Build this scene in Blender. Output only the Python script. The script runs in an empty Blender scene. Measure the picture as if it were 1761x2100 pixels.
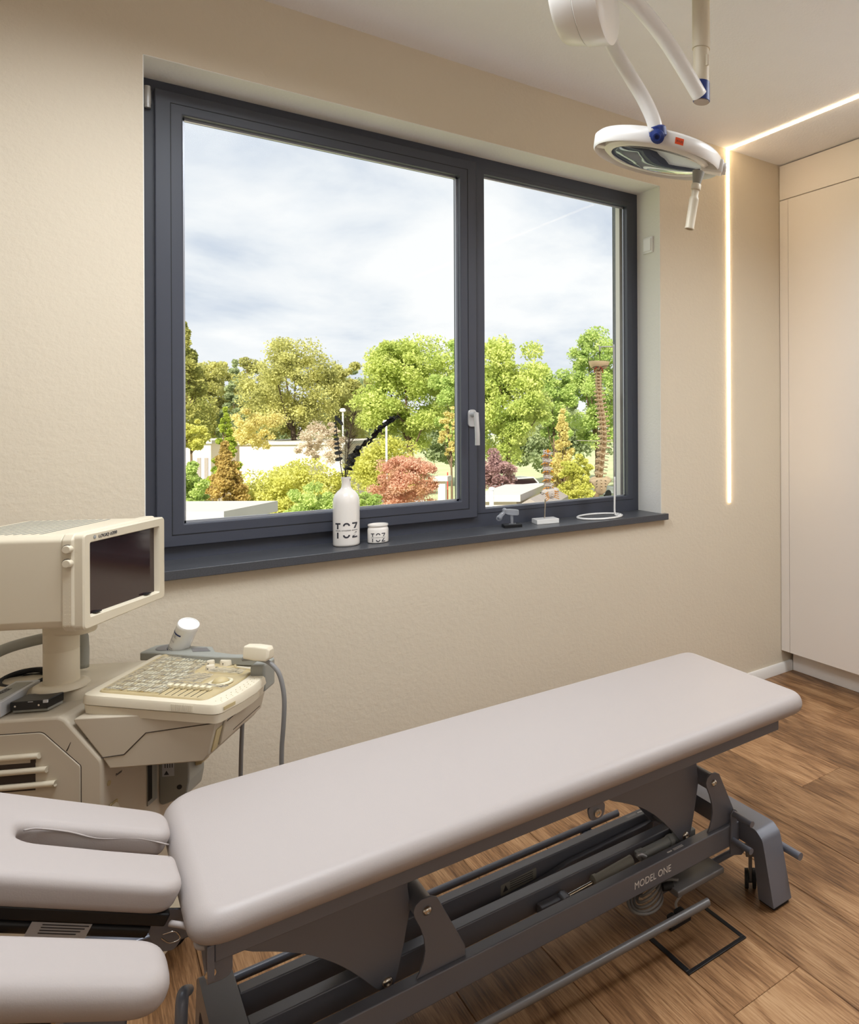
import bpy, bmesh, math, random
import numpy as np
from mathutils import Vector, Matrix, Euler
random.seed(7); RNG = np.random.default_rng(11)
PI = math.pi
scene = bpy.context.scene
C = scene.collection

# ------------------------------------------------------------------ camera
CZ = 1.3745
FPX, CX, CY, YAW, ROLL = 1503.15, 1450.0, 853.17, 0.7180826, -0.0045895
_f = Vector((math.sin(YAW), math.cos(YAW), 0)); _r = Vector((math.cos(YAW), -math.sin(YAW), 0)); _u = Vector((0, 0, 1))
CR = _r * math.cos(ROLL) + _u * math.sin(ROLL); CU = -_r * math.sin(ROLL) + _u * math.cos(ROLL); CF = _f
cam_d = bpy.data.cameras.new('camera'); cam = bpy.data.objects.new('camera', cam_d); C.objects.link(cam)
cam_d.sensor_fit = 'HORIZONTAL'; cam_d.sensor_width = 36; cam_d.lens = FPX / 1761 * 36
cam_d.shift_x = (880.5 - CX) / 1761; cam_d.shift_y = (CY - 1050) / 1761
cam_d.clip_start = 0.02; cam_d.clip_end = 500
cam.matrix_world = Matrix(((CR.x, CU.x, -CF.x, 0), (CR.y, CU.y, -CF.y, 0), (CR.z, CU.z, -CF.z, CZ), (0, 0, 0, 1)))
scene.camera = cam

# ------------------------------------------------------------------ sky
def nd(nt, t, **k):
    n = nt.nodes.new(t)
    for a, b in k.items():
        if a in n.inputs: n.inputs[a].default_value = b
        else: setattr(n, a, b)
    return n
w = bpy.data.worlds.new('sky'); scene.world = w; w.use_nodes = True
nt = w.node_tree; nt.nodes.clear(); L = nt.links.new
tc = nd(nt, 'ShaderNodeTexCoord'); sep = nd(nt, 'ShaderNodeSeparateXYZ'); L(tc.outputs['Generated'], sep.inputs[0])
ad = nd(nt, 'ShaderNodeMath', operation='ADD'); ad.inputs[1].default_value = 0.30
ab = nd(nt, 'ShaderNodeMath', operation='ABSOLUTE'); L(sep.outputs[2], ab.inputs[0]); L(ab.outputs[0], ad.inputs[0])
dv = nd(nt, 'ShaderNodeVectorMath', operation='DIVIDE'); cmb = nd(nt, 'ShaderNodeCombineXYZ')
for i in range(3): L(ad.outputs[0], cmb.inputs[i])
L(tc.outputs['Generated'], dv.inputs[0]); L(cmb.outputs[0], dv.inputs[1])
n1 = nd(nt, 'ShaderNodeTexNoise', Scale=1.7, Detail=7.0, Roughness=0.52, Distortion=0.25); L(dv.outputs[0], n1.inputs['Vector'])
cr = nd(nt, 'ShaderNodeValToRGB'); L(n1.outputs['Fac'], cr.inputs[0])
e = cr.color_ramp.elements
e[0].position = 0.36; e[0].color = (0.60, 0.67, 0.78, 1); e[1].position = 0.58; e[1].color = (0.95, 0.96, 0.97, 1)
e2 = e.new(0.47); e2.color = (0.81, 0.85, 0.90, 1)
bg = nd(nt, 'ShaderNodeBackground', Strength=1.06); L(cr.outputs[0], bg.inputs[0])
wo = nd(nt, 'ShaderNodeOutputWorld'); L(bg.outputs[0], wo.inputs[0])

def light(name, kind, loc, direction, energy, color, sx=1, sy=1):
    d = bpy.data.lights.new(name, kind); d.energy = energy; d.color = color
    o = bpy.data.objects.new(name, d); C.objects.link(o); o.location = loc
    o.rotation_euler = Vector(direction).to_track_quat('-Z', 'Y').to_euler()
    if kind == 'AREA': d.shape = 'RECTANGLE'; d.size = sx; d.size_y = sy
    return o
sun = light('sun', 'SUN', (0, -5, 20), (0.55, 0.62, -0.62), 7.5, (1.0, 0.95, 0.86)); sun.data.angle = 0.02
# added fill light: unseen area lamps at the ceiling and behind the photographer
for nm, loc, pw, sx_, sy_ in (('ceiling_fill_light', (0.30, 1.66, 2.70), 34, .95, .8), ('ceiling_fill_light', (2.35, 1.0, 2.70), 30, .7, 1.0), ('ceiling_fill_light', (-0.9, 0.9, 2.70), 5, .8, .8)):
    lo = light(nm, 'AREA', loc, (0, 0, -1), pw, (0.89, 0.945, 1.0), sx_, sy_); lo.data.spread = math.radians(150)
light('rear_fill_light', 'AREA', (0.6, -2.35, 1.9), (0.05, 1, 0.02), 11, (1.0, 0.97, 0.93), 3.0, 1.2)  # added fill lamp, no window is built in the wall behind
scene.view_settings.view_transform = 'Standard'; scene.view_settings.look = 'None'
scene.view_settings.exposure = 0.0; scene.view_settings.gamma = 1.0; scene.view_settings.use_curve_mapping = False

# ------------------------------------------------------------------ materials
def srgb(r, g, b):
    f = lambda c: ((c / 255 + 0.055) / 1.055) ** 2.4 if c / 255 > 0.04045 else c / 255 / 12.92
    return (f(r), f(g), f(b), 1)
def mat(name, col, rough=0.5, metal=0.0, bump=None, var=0.0, vscale=8, spec=0.5, coat=0, emit=None, trans=0, rvar=0.0):
    m = bpy.data.materials.new(name); m.use_nodes = True; nt = m.node_tree; b = nt.nodes['Principled BSDF']
    b.inputs['Base Color'].default_value = col; b.inputs['Roughness'].default_value = rough; b.inputs['Metallic'].default_value = metal
    b.inputs['Specular IOR Level'].default_value = spec; b.inputs['Coat Weight'].default_value = coat
    b.inputs['Transmission Weight'].default_value = trans
    tc = nd(nt, 'ShaderNodeTexCoord')
    if var or rvar:
        n = nd(nt, 'ShaderNodeTexNoise', Scale=vscale, Detail=4.0); nt.links.new(tc.outputs['Object'], n.inputs['Vector'])
        if var:
            mx = nd(nt, 'ShaderNodeMixRGB', blend_type='MIX'); nt.links.new(n.outputs['Fac'], mx.inputs[0])
            mx.inputs[1].default_value = tuple(c * (1 - var) for c in col[:3]) + (1,); mx.inputs[2].default_value = tuple(min(1, c * (1 + var)) for c in col[:3]) + (1,)
            nt.links.new(mx.outputs[0], b.inputs['Base Color'])
        if rvar:
            mr = nd(nt, 'ShaderNodeMapRange'); mr.inputs[3].default_value = rough - rvar; mr.inputs[4].default_value = rough + rvar
            nt.links.new(n.outputs['Fac'], mr.inputs[0]); nt.links.new(mr.outputs[0], b.inputs['Roughness'])
    if bump:
        s, st, dist = bump
        n = nd(nt, 'ShaderNodeTexNoise', Scale=s, Detail=3.0, Roughness=0.55); nt.links.new(tc.outputs['Object'], n.inputs['Vector'])
        bp = nd(nt, 'ShaderNodeBump', Strength=st, Distance=dist); nt.links.new(n.outputs['Fac'], bp.inputs['Height']); nt.links.new(bp.outputs[0], b.inputs['Normal'])
    if emit:
        b.inputs['Emission Color'].default_value = emit[0]; b.inputs['Emission Strength'].default_value = emit[1]
    return m
M = {}
M['wall'] = mat('wall_plaster', srgb(217, 205, 184), 0.9, bump=(75, 0.38, 0.004), var=0.03, vscale=1.5)
M['ceiling'] = mat('ceiling_plaster', srgb(238, 237, 240), 0.92, bump=(110, 0.3, 0.004), var=0.02)
M['reveal'] = mat('reveal_plaster', srgb(238, 236, 230), 0.9, bump=(90, 0.3, 0.004))
M['frame'] = mat('anthracite_frame', srgb(66, 69, 80), 0.42, bump=(500, 0.05, 0.001))
M['frame_dark'] = mat('window_gasket', srgb(22, 23, 26), 0.6)
M['alu'] = mat('silver_spacer', srgb(190, 194, 202), 0.3, metal=0.6)
M['stone'] = mat('dark_stone', srgb(70, 71, 75), 0.36, var=0.5, vscale=260, bump=(300, 0.1, 0.001))
M['white_trim'] = mat('white_trim', srgb(236, 232, 226), 0.45)
M['cabinet'] = mat('white_cabinet', srgb(242, 236, 230), 0.38, bump=(900, 0.02, 0.0005))
M['gap'] = mat('dark_gap', srgb(60, 48, 38), 0.8)
M['handle'] = mat('satin_silver', srgb(205, 205, 205), 0.35, metal=0.5)
M['led'] = mat('led_diffuser', (1, 0.9, 0.75, 1), 0.5, emit=((1.0, 0.76, 0.46, 1), 14))
M['leather'] = mat('grey_leatherette', srgb(172, 163, 159), 0.46, bump=(420, 0.12, 0.0012), spec=0.4)
M['piping'] = mat('leatherette_piping', srgb(150, 132, 118), 0.5)
M['steel'] = mat('anthracite_powder_coat', srgb(112, 116, 128), 0.36, metal=0.15, spec=0.8, bump=(900, 0.15, 0.0006))
M['steel_brown'] = mat('umber_powder_coat', srgb(118, 116, 116), 0.40, metal=0.2, bump=(900, 0.15, 0.0006))
M['chrome'] = mat('bright_chrome', srgb(215, 212, 205), 0.18, metal=1.0)
M['black'] = mat('black_plastic', srgb(20, 20, 22), 0.4)
M['rubber'] = mat('black_rubber', srgb(26, 26, 28), 0.7)
M['actuator'] = mat('actuator_grey', srgb(150, 156, 158), 0.4)
M['cable_white'] = mat('pale_cable', srgb(190, 184, 178), 0.5)
M['cable_grey'] = mat('grey_cable', srgb(128, 126, 124), 0.5)
M['beige'] = mat('cream_plastic', srgb(214, 203, 180), 0.42, var=0.04, vscale=6, bump=(700, 0.06, 0.0006))
M['beige2'] = mat('beige_plastic', srgb(196, 184, 164), 0.5, var=0.04, vscale=6, bump=(700, 0.08, 0.0006))
M['beige_y'] = mat('yellowed_plastic', srgb(190, 172, 128), 0.5)
M['key_bed'] = mat('key_bed_plastic', srgb(186, 168, 128), 0.45, var=0.1, vscale=40)
M['keys'] = mat('key_caps', srgb(222, 212, 182), 0.4)
M['grey_pl'] = mat('grey_plastic', srgb(150, 150, 142), 0.5)
M['screen'] = mat('dark_screen_filter', srgb(44, 26, 28), 0.10, spec=0.7)
M['print'] = mat('dark_print', srgb(60, 60, 66), 0.5)
M['print_blue'] = mat('navy_print', srgb(28, 44, 92), 0.5)
M['print_lt'] = mat('pale_print', srgb(245, 245, 247), 0.5)
M['reflector'] = mat('bright_reflector', srgb(240, 242, 246), 0.3, metal=0.1)
M['label'] = mat('silver_label', srgb(190, 192, 196), 0.35)
M['white_gloss'] = mat('white_enamel', srgb(240, 238, 234), 0.22, coat=0.3)
M['lamp_white'] = mat('lamp_white_paint', srgb(238, 236, 232), 0.30, coat=0.2)
M['blue'] = mat('navy_plastic', srgb(34, 58, 130), 0.35)
M['orange'] = mat('orange_sticker', srgb(240, 84, 20), 0.5)
M['ceramic'] = mat('white_ceramic', srgb(240, 234, 226), 0.14, coat=0.5)
M['bone'] = mat('bone_plastic', srgb(234, 208, 164), 0.45, var=0.12, vscale=60)
M['bone_w'] = mat('pale_bone_plastic', srgb(226, 216, 202), 0.45, var=0.05, vscale=60)
M['disc'] = mat('disc_plastic', srgb(206, 176, 134), 0.5)
M['nerve_o'] = mat('orange_nerve', srgb(244, 160, 24), 0.4)
M['nerve_g'] = mat('dark_green_nerve', srgb(34, 46, 28), 0.5)
M['red'] = mat('red_artery', srgb(170, 34, 28), 0.5)
M['leaf_dark'] = mat('dried_dark_leaf', srgb(28, 30, 24), 0.7)
M['stem_dark'] = mat('dried_stem', srgb(58, 44, 34), 0.8)
M['stem_pale'] = mat('pale_dry_fibre', srgb(108, 92, 66), 0.8)
M['ext_wall'] = mat('grey_facade_render', srgb(128, 131, 136), 0.9, bump=(60, 0.8, 0.01), var=0.12, vscale=90)

def glass(name, tint=(1, 1, 1, 1), refl=0.6, ior=1.45):
    m = bpy.data.materials.new(name); m.use_nodes = True; nt = m.node_tree; nt.nodes.clear()
    t = nd(nt, 'ShaderNodeBsdfTransparent'); t.inputs[0].default_value = tint
    g = nd(nt, 'ShaderNodeBsdfGlossy'); g.inputs['Roughness'].default_value = 0.02
    fr = nd(nt, 'ShaderNodeFresnel', IOR=ior); mu = nd(nt, 'ShaderNodeMath', operation='MULTIPLY'); mu.inputs[1].default_value = refl
    mx = nd(nt, 'ShaderNodeMixShader'); o = nd(nt, 'ShaderNodeOutputMaterial')
    nt.links.new(fr.outputs[0], mu.inputs[0]); nt.links.new(mu.outputs[0], mx.inputs[0]); nt.links.new(t.outputs[0], mx.inputs[1]); nt.links.new(g.outputs[0], mx.inputs[2]); nt.links.new(mx.outputs[0], o.inputs[0])
    return m
M['pane'] = glass('window_glass', (0.99, 0.995, 0.99, 1), 0.09)
M['clear'] = glass('clear_acrylic', (0.95, 0.96, 0.98, 1), 2.2)
def milky(m, f, col):
    nt = m.node_tree; o = [x for x in nt.nodes if x.type == 'OUTPUT_MATERIAL'][0]; src = o.inputs[0].links[0].from_socket
    d = nd(nt, 'ShaderNodeBsdfTranslucent'); d.inputs[0].default_value = col; d2 = nd(nt, 'ShaderNodeBsdfDiffuse'); d2.inputs[0].default_value = col; a = nd(nt, 'ShaderNodeMixShader'); a.inputs[0].default_value = .5
    mx = nd(nt, 'ShaderNodeMixShader'); mx.inputs[0].default_value = f; nt.links.new(d.outputs[0], a.inputs[1]); nt.links.new(d2.outputs[0], a.inputs[2]); nt.links.new(src, mx.inputs[1]); nt.links.new(a.outputs[0], mx.inputs[2]); nt.links.new(mx.outputs[0], o.inputs[0])
milky(M['clear'], .30, (0.92, 0.94, 0.98, 1))
M['lens'] = glass('lamp_lens', (0.98, 0.98, 0.98, 1), 1.2)
M['film'] = glass('clear_film', (0.97, 0.97, 0.96, 1), 1.5)
def film_bump(m):
    nt = m.node_tree; tc = nd(nt, 'ShaderNodeTexCoord'); n = nd(nt, 'ShaderNodeTexNoise', Scale=38.0, Detail=1.5, Distortion=1.2)
    b = nd(nt, 'ShaderNodeBump', Strength=1.0, Distance=0.009); nt.links.new(tc.outputs['Object'], n.inputs['Vector']); nt.links.new(n.outputs[0], b.inputs['Height'])
    for x in nt.nodes:
        if x.type in ('BSDF_GLOSSY', 'FRESNEL'): nt.links.new(b.outputs[0], x.inputs['Normal'])
        if x.type == 'BSDF_GLOSSY': x.inputs['Roughness'].default_value = 0.12
film_bump(M['film']); milky(M['film'], .10, (0.95, 0.95, 0.95, 1))

def wood():
    m = bpy.data.materials.new('oak_vinyl_plank'); m.use_nodes = True; nt = m.node_tree; b = nt.nodes['Principled BSDF']; L = nt.links.new
    tc = nd(nt, 'ShaderNodeTexCoord'); oi = nd(nt, 'ShaderNodeObjectInfo')
    off = nd(nt, 'ShaderNodeCombineXYZ'); mm = nd(nt, 'ShaderNodeMath', operation='MULTIPLY'); mm.inputs[1].default_value = 37.0
    L(oi.outputs['Random'], mm.inputs[0]); L(mm.outputs[0], off.inputs[0]); L(mm.outputs[0], off.inputs[2])
    av = nd(nt, 'ShaderNodeVectorMath', operation='ADD'); L(tc.outputs['Object'], av.inputs[0]); L(off.outputs[0], av.inputs[1])
    # slow cathedral figure
    mp0 = nd(nt, 'ShaderNodeMapping'); mp0.inputs['Scale'].default_value = (5.0, 0.9, 1); L(av.outputs[0], mp0.inputs[0])
    n0 = nd(nt, 'ShaderNodeTexNoise', Scale=1.6, Detail=2.0, Distortion=0.8); L(mp0.outputs[0], n0.inputs['Vector'])
    rr = nd(nt, 'ShaderNodeMath', operation='MULTIPLY'); rr.inputs[1].default_value = 20.0; L(n0.outputs['Fac'], rr.inputs[0])
    sn = nd(nt, 'ShaderNodeMath', operation='SINE'); L(rr.outputs[0], sn.inputs[0])
    # fine fibres
    mp = nd(nt, 'ShaderNodeMapping'); mp.inputs['Scale'].default_value = (60, 2.2, 1); L(av.outputs[0], mp.inputs[0])
    n1 = nd(nt, 'ShaderNodeTexNoise', Scale=4.0, Detail=6.0, Roughness=0.65, Distortion=0.3); L(mp.outputs[0], n1.inputs['Vector'])
    s2 = nd(nt, 'ShaderNodeMath', operation='MULTIPLY_ADD'); s2.inputs[1].default_value = 0.085; L(sn.outputs[0], s2.inputs[0]); L(n1.outputs['Fac'], s2.inputs[2])
    # broad tone
    mp2 = nd(nt, 'ShaderNodeMapping'); mp2.inputs['Scale'].default_value = (3, 0.7, 1); L(av.outputs[0], mp2.inputs[0])
    n2 = nd(nt, 'ShaderNodeTexNoise', Scale=2.5, Detail=2.0); L(mp2.outputs[0], n2.inputs['Vector'])
    s3 = nd(nt, 'ShaderNodeMath', operation='MULTIPLY_ADD'); s3.inputs[1].default_value = 0.35; L(n2.outputs['Fac'], s3.inputs[0]); L(s2.outputs[0], s3.inputs[2])
    cr = nd(nt, 'ShaderNodeValToRGB'); L(s3.outputs[0], cr.inputs[0]); e = cr.color_ramp.elements
    e[0].position = 0.42; e[0].color = srgb(84, 58, 38); e[1].position = 0.95; e[1].color = srgb(178, 142, 104)
    q = e.new(0.62); q.color = srgb(130, 94, 62); q = e.new(0.76); q.color = srgb(156, 118, 82)
    # knots
    vo = nd(nt, 'ShaderNodeTexVoronoi', Scale=3.2); mp3 = nd(nt, 'ShaderNodeMapping'); mp3.inputs['Scale'].default_value = (1.5, 0.75, 0); L(av.outputs[0], mp3.inputs[0]); L(mp3.outputs[0], vo.inputs['Vector'])
    kr = nd(nt, 'ShaderNodeMapRange'); kr.inputs[1].default_value = 0.02; kr.inputs[2].default_value = 0.09; L(vo.outputs['Distance'], kr.inputs[0])
    mk = nd(nt, 'ShaderNodeMixRGB', blend_type='MIX'); L(kr.outputs[0], mk.inputs[0]); mk.inputs[1].default_value = srgb(70, 44, 28); L(cr.outputs[0], mk.inputs[2])
    mr = nd(nt, 'ShaderNodeMapRange'); mr.inputs[3].default_value = 0.82; mr.inputs[4].default_value = 1.14; L(oi.outputs['Random'], mr.inputs[0])
    mv = nd(nt, 'ShaderNodeVectorMath', operation='SCALE'); L(mk.outputs[0], mv.inputs[0]); L(mr.outputs[0], mv.inputs['Scale'])
    L(mv.outputs[0], b.inputs['Base Color'])
    b.inputs['Roughness'].default_value = 0.42; b.inputs['Specular IOR Level'].default_value = 0.35
    bp = nd(nt, 'ShaderNodeBump', Strength=0.35, Distance=0.0012); L(n1.outputs['Fac'], bp.inputs['Height']); L(bp.outputs[0], b.inputs['Normal'])
    return m
M['wood'] = wood()

def leaf_mat(name, c1, c2, c3=None, trans=0.5):
    m = bpy.data.materials.new(name); m.use_nodes = True; nt = m.node_tree; nt.nodes.clear(); L = nt.links.new
    tc = nd(nt, 'ShaderNodeTexCoord'); n = nd(nt, 'ShaderNodeTexNoise', Scale=0.9, Detail=6.0, Roughness=0.7); L(tc.outputs['Object'], n.inputs['Vector'])
    cr = nd(nt, 'ShaderNodeValToRGB'); L(n.outputs['Fac'], cr.inputs[0]); e = cr.color_ramp.elements
    e[0].position = 0.34; e[0].color = c1; e[1].position = 0.66; e[1].color = c2
    if c3: q = e.new(0.5); q.color = c3
    d = nd(nt, 'ShaderNodeBsdfDiffuse'); t = nd(nt, 'ShaderNodeBsdfTranslucent'); mx = nd(nt, 'ShaderNodeMixShader'); mx.inputs[0].default_value = trans
    o = nd(nt, 'ShaderNodeOutputMaterial'); L(cr.outputs[0], d.inputs[0]); L(cr.outputs[0], t.inputs[0]); L(d.outputs[0], mx.inputs[1]); L(t.outputs[0], mx.inputs[2]); L(mx.outputs[0], o.inputs[0])
    return m

# ------------------------------------------------------------------ builders
def tag(o, label=None, cat=None, group=None, kind=None):
    if label: o['label'] = label
    if cat: o['category'] = cat
    if group: o['group'] = group
    if kind: o['kind'] = kind
    return o
def thing(name, label, cat, loc=(0, 0, 0), group=None, kind=None):
    o = bpy.data.objects.new(name, None); C.objects.link(o); o.location = loc; o.empty_display_size = 0.05
    return tag(o, label, cat, group, kind)
def obj(name, bm, m, parent=None, smooth=None, bevel=0, seg=2, label=None):
    me = bpy.data.meshes.new(name)
    if isinstance(bm, bmesh.types.BMesh):
        bmesh.ops.recalc_face_normals(bm, faces=bm.faces[:]); bm.to_mesh(me); bm.free()
    else: me = bm
    for mm in (m if isinstance(m, (list, tuple)) else [m]): me.materials.append(mm if not isinstance(mm, str) else M[mm])
    o = bpy.data.objects.new(name, me); C.objects.link(o)
    if parent is not None:
        o.parent = parent
        if parent.type == 'EMPTY': o.location = -Vector(parent.location)
    if smooth is not None:
        for p in me.polygons: p.use_smooth = True
        if smooth < 3: me.set_sharp_from_angle(angle=smooth)
    if bevel:
        b = o.modifiers.new('bevel', 'BEVEL'); b.width = bevel; b.segments = seg; b.limit_method = 'ANGLE'; b.angle_limit = 0.6
        b.harden_normals = False
        for p in me.polygons: p.use_smooth = True
        me.set_sharp_from_angle(angle=0.9)
    if label: o['label'] = label
    return o
def B(): return bmesh.new()
def box(bm, x0, x1, y0, y1, z0, z1, f=None):
    f = f or (lambda a, b, c: Vector((a, b, c)))
    v = [bm.verts.new(f(x, y, z)) for z in (z0, z1) for (x, y) in ((x0, y0), (x1, y0), (x1, y1), (x0, y1))]
    for q in ((3, 2, 1, 0), (4, 5, 6, 7), (0, 1, 5, 4), (1, 2, 6, 5), (2, 3, 7, 6), (3, 0, 4, 7)): bm.faces.new([v[i] for i in q])
    return bm
def loft(bm, rings, cap0=True, cap1=True, closed=True):
    V = [[bm.verts.new(p) for p in r] for r in rings]
    n = len(V[0])
    for a, b in zip(V, V[1:]):
        for i in range(n if closed else n - 1):
            j = (i + 1) % n; bm.faces.new((a[i], a[j], b[j], b[i]))
    if cap0: bm.faces.new(V[0][::-1])
    if cap1: bm.faces.new(V[-1])
    return V
def prism(bm, pts, fn, h0, h1):
    loft(bm, [[fn(p[0], p[1], h0) for p in pts], [fn(p[0], p[1], h1) for p in pts]]); return bm
def frame_of(d):
    d = Vector(d).normalized(); a = Vector((0, 0, 1)) if abs(d.z) < 0.9 else Vector((1, 0, 0)); x = a.cross(d).normalized(); return x, d.cross(x), d
def cyl(bm, p0, p1, r0, r1=None, n=20, caps=True):
    p0, p1 = Vector(p0), Vector(p1); r1 = r0 if r1 is None else r1; x, y, d = frame_of(p1 - p0)
    loft(bm, [[p + (x * math.cos(t) + y * math.sin(t)) * r for t in [2 * PI * i / n for i in range(n)]] for p, r in ((p0, r0), (p1, r1))], caps, caps); return bm
def lathe(bm, prof, base, axis=(0, 0, 1), n=40, caps=True):
    base = Vector(base); x, y, d = frame_of(axis)
    loft(bm, [[base + d * h + (x * math.cos(t) + y * math.sin(t)) * max(r, 1e-5) for t in [2 * PI * i / n for i in range(n)]] for r, h in prof], caps, caps); return bm
def crom(P, k=6):
    P = [Vector(p) for p in P]; Q = [P[0] * 2 - P[1]] + P + [P[-1] * 2 - P[-2]]; out = []
    for i in range(1, len(Q) - 2):
        for s in range(k):
            t = s / k; a, b, c, d = Q[i - 1:i + 3]
            out.append(0.5 * ((2 * b) + (-a + c) * t + (2 * a - 5 * b + 4 * c - d) * t * t + (-a + 3 * b - 3 * c + d) * t ** 3))
    return out + [P[-1]]
def tube(bm, pts, r, n=10, smooth=6, caps=True):
    P = crom(pts, smooth) if smooth else [Vector(p) for p in pts]
    rr = r if callable(r) else (lambda t: r)
    t0 = (P[1] - P[0]).normalized(); x, y, _ = frame_of(t0); rings = []
    for i, p in enumerate(P):
        t = (P[min(i + 1, len(P) - 1)] - P[max(i - 1, 0)]).normalized()
        x = (x - t * x.dot(t)).normalized(); y = t.cross(x); q = rr(i / (len(P) - 1))
        rings.append([p + (x * math.cos(a) + y * math.sin(a)) * q for a in [2 * PI * k / n for k in range(n)]])
    loft(bm, rings, caps, caps); return bm
def roundpoly(pts, r, k=5):
    out = []; n = len(pts)
    for i in range(n):
        p = Vector(pts[i]); a = Vector(pts[i - 1]) - p; b = Vector(pts[(i + 1) % n]) - p; ri = r[i] if isinstance(r, (list, tuple)) else r
        la, lb = a.length, b.length; a.normalize(); b.normalize()
        h = max(-1, min(1, a.dot(b))); ang = math.acos(h)
        if ri <= 0 or ang > 3.05: out.append(p.copy()); continue
        d = min(ri / math.tan(ang / 2), la * 0.49, lb * 0.49)
        s, e_ = p + a * d, p + b * d
        for j in range(k + 1):
            t = j / k; out.append(s * (1 - t) ** 2 + p * 2 * t * (1 - t) + e_ * t * t)
    return out
def inset(poly, d):
    n = len(poly); A = sum(poly[i].x * poly[(i + 1) % n].y - poly[(i + 1) % n].x * poly[i].y for i in range(n)); s = 1 if A > 0 else -1; out = []
    for i in range(n):
        e1 = (poly[i] - poly[i - 1]); e2 = (poly[(i + 1) % n] - poly[i])
        if e1.length < 1e-9: e1 = e2
        if e2.length < 1e-9: e2 = e1
        n1 = Vector((-e1.y, e1.x)).normalized(); n2 = Vector((-e2.y, e2.x)).normalized(); m = (n1 + n2)
        m = m.normalized() if m.length > 1e-6 else n1
        out.append(poly[i] + m * s * d / max(0.5, m.dot(n1)))
    return out
def pad(bm, outline, z0, z1, rt, rb, fn, k=7, crown=0.0):
    """padded block: plan outline, height z0..z1, rounded top (rt) and bottom (rb) edges"""
    rings = []
    for j in range(k + 1):
        t = j / k * PI / 2; rings.append((rb * (1 - math.sin(t)), z0 + rb * (1 - math.cos(t))))
    for j in range(k + 1):
        t = j / k * PI / 2; rings.append((rt * (1 - math.cos(t)), z1 - rt * (1 - math.sin(t))))
    R = [[fn(p.x, p.y, h) for p in inset(outline, d)] for d, h in rings]
    V = loft(bm, R, False, False)
    for ring in (V[0], V[-1]):
        ed = [bm.edges.get((ring[i], ring[(i + 1) % len(ring)])) for i in range(len(ring))]
        bmesh.ops.triangle_fill(bm, edges=ed, use_beauty=True)
    return bm
XYZ = lambda a, b, c: Vector((a, b, c))
def text(name, s, size, origin, xdir, ydir, m, parent, off=0.0006, shear=0, bold=0, width=None, thick=0.0003, align='LEFT'):
    cu = bpy.data.curves.new(name, 'FONT'); cu.body = s; cu.size = size; cu.extrude = thick; cu.shear = shear; cu.offset = bold; cu.align_x = align; cu.resolution_u = 3
    t = bpy.data.objects.new(name, cu); C.objects.link(t); bpy.context.view_layer.update()
    me = bpy.data.meshes.new_from_object(t.evaluated_get(bpy.context.evaluated_depsgraph_get())); bpy.data.objects.remove(t)
    x = Vector(xdir).normalized(); z = x.cross(Vector(ydir)).normalized(); y = z.cross(x)
    k = 1.0
    if width and me.vertices:
        xs = [v.co.x for v in me.vertices]; k = width / (max(xs) - min(xs))
    for v in me.vertices: v.co = Vector(origin) + x * v.co.x * k + y * v.co.y + z * (v.co.z + off)
    return obj(name, me, m, parent)

# ------------------------------------------------------------------ room shell
def struct(name, bm, m, **k): o = obj(name, bm, m, **k); o['kind'] = 'structure'; return o
CEIL = 2.713; XR = 2.951; YW = 2.70; XL = -1.6; YB = -2.6
OX0, OX1, OZ0, OZ1 = 0.171, 2.074, 0.924, 2.443
bm = B()
for (x0, x1, z0, z1) in ((XL - .2, OX0, -.1, CEIL + .2), (OX1, XR + .8, -.1, CEIL + .2), (OX0, OX1, -.1, OZ0 - .03), (OX0, OX1, OZ1, CEIL + .2)): box(bm, x0, x1, YW, 2.95, z0, z1)
wall = struct('wall_back', bm, 'wall')
# white painted lining of the window reveal (thin plaster skin on the opening)
bm = B(); box(bm, OX0 - .001, OX0 + .002, YW + .001, 2.885, OZ0, OZ1); box(bm, OX1 - .002, OX1 + .001, YW + .001, 2.885, OZ0, OZ1); box(bm, OX0, OX1, YW + .001, 2.885, OZ1 - .002, OZ1 + .001)
struct('trim_1', bm, 'reveal')['label'] = 'white plastered window reveal'
bm = B()
for (x0, x1, z0, z1) in ((XL - .2, 0.20, -4.6, 5), (2.05, 3.8, -4.6, 5), (0.2, 2.05, -4.6, .925), (0.2, 2.05, 2.44, 5)): box(bm, x0, x1, 2.951, 3.06, z0, z1)
struct('wall_facade', bm, 'ext_wall')
bm = B(); box(bm, XL - .2, XR + .8, YB - .2, 2.95, CEIL, CEIL + .15); struct('ceiling', bm, 'ceiling')
bm = B(); box(bm, XR + .6, XR + .8, YB - .2, YW, 0, CEIL); struct('wall_right', bm, 'wall')
bm = B(); box(bm, XL - .2, XL, YB - .2, YW, 0, CEIL); struct('wall_left', bm, 'wall')
bm = B(); box(bm, XL, XR + .6, YB - .2, YB, 0, CEIL); struct('wall_front', bm, 'wall')
bm = B(); prism(bm, [(0, 0), (.016, 0), (.016, .046), (.010, .055), (0, .055)], lambda a, b, h: Vector((h, YW - a, b)), XL, XR); struct('baseboard_back', bm, 'white_trim', bevel=.001)
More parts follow.
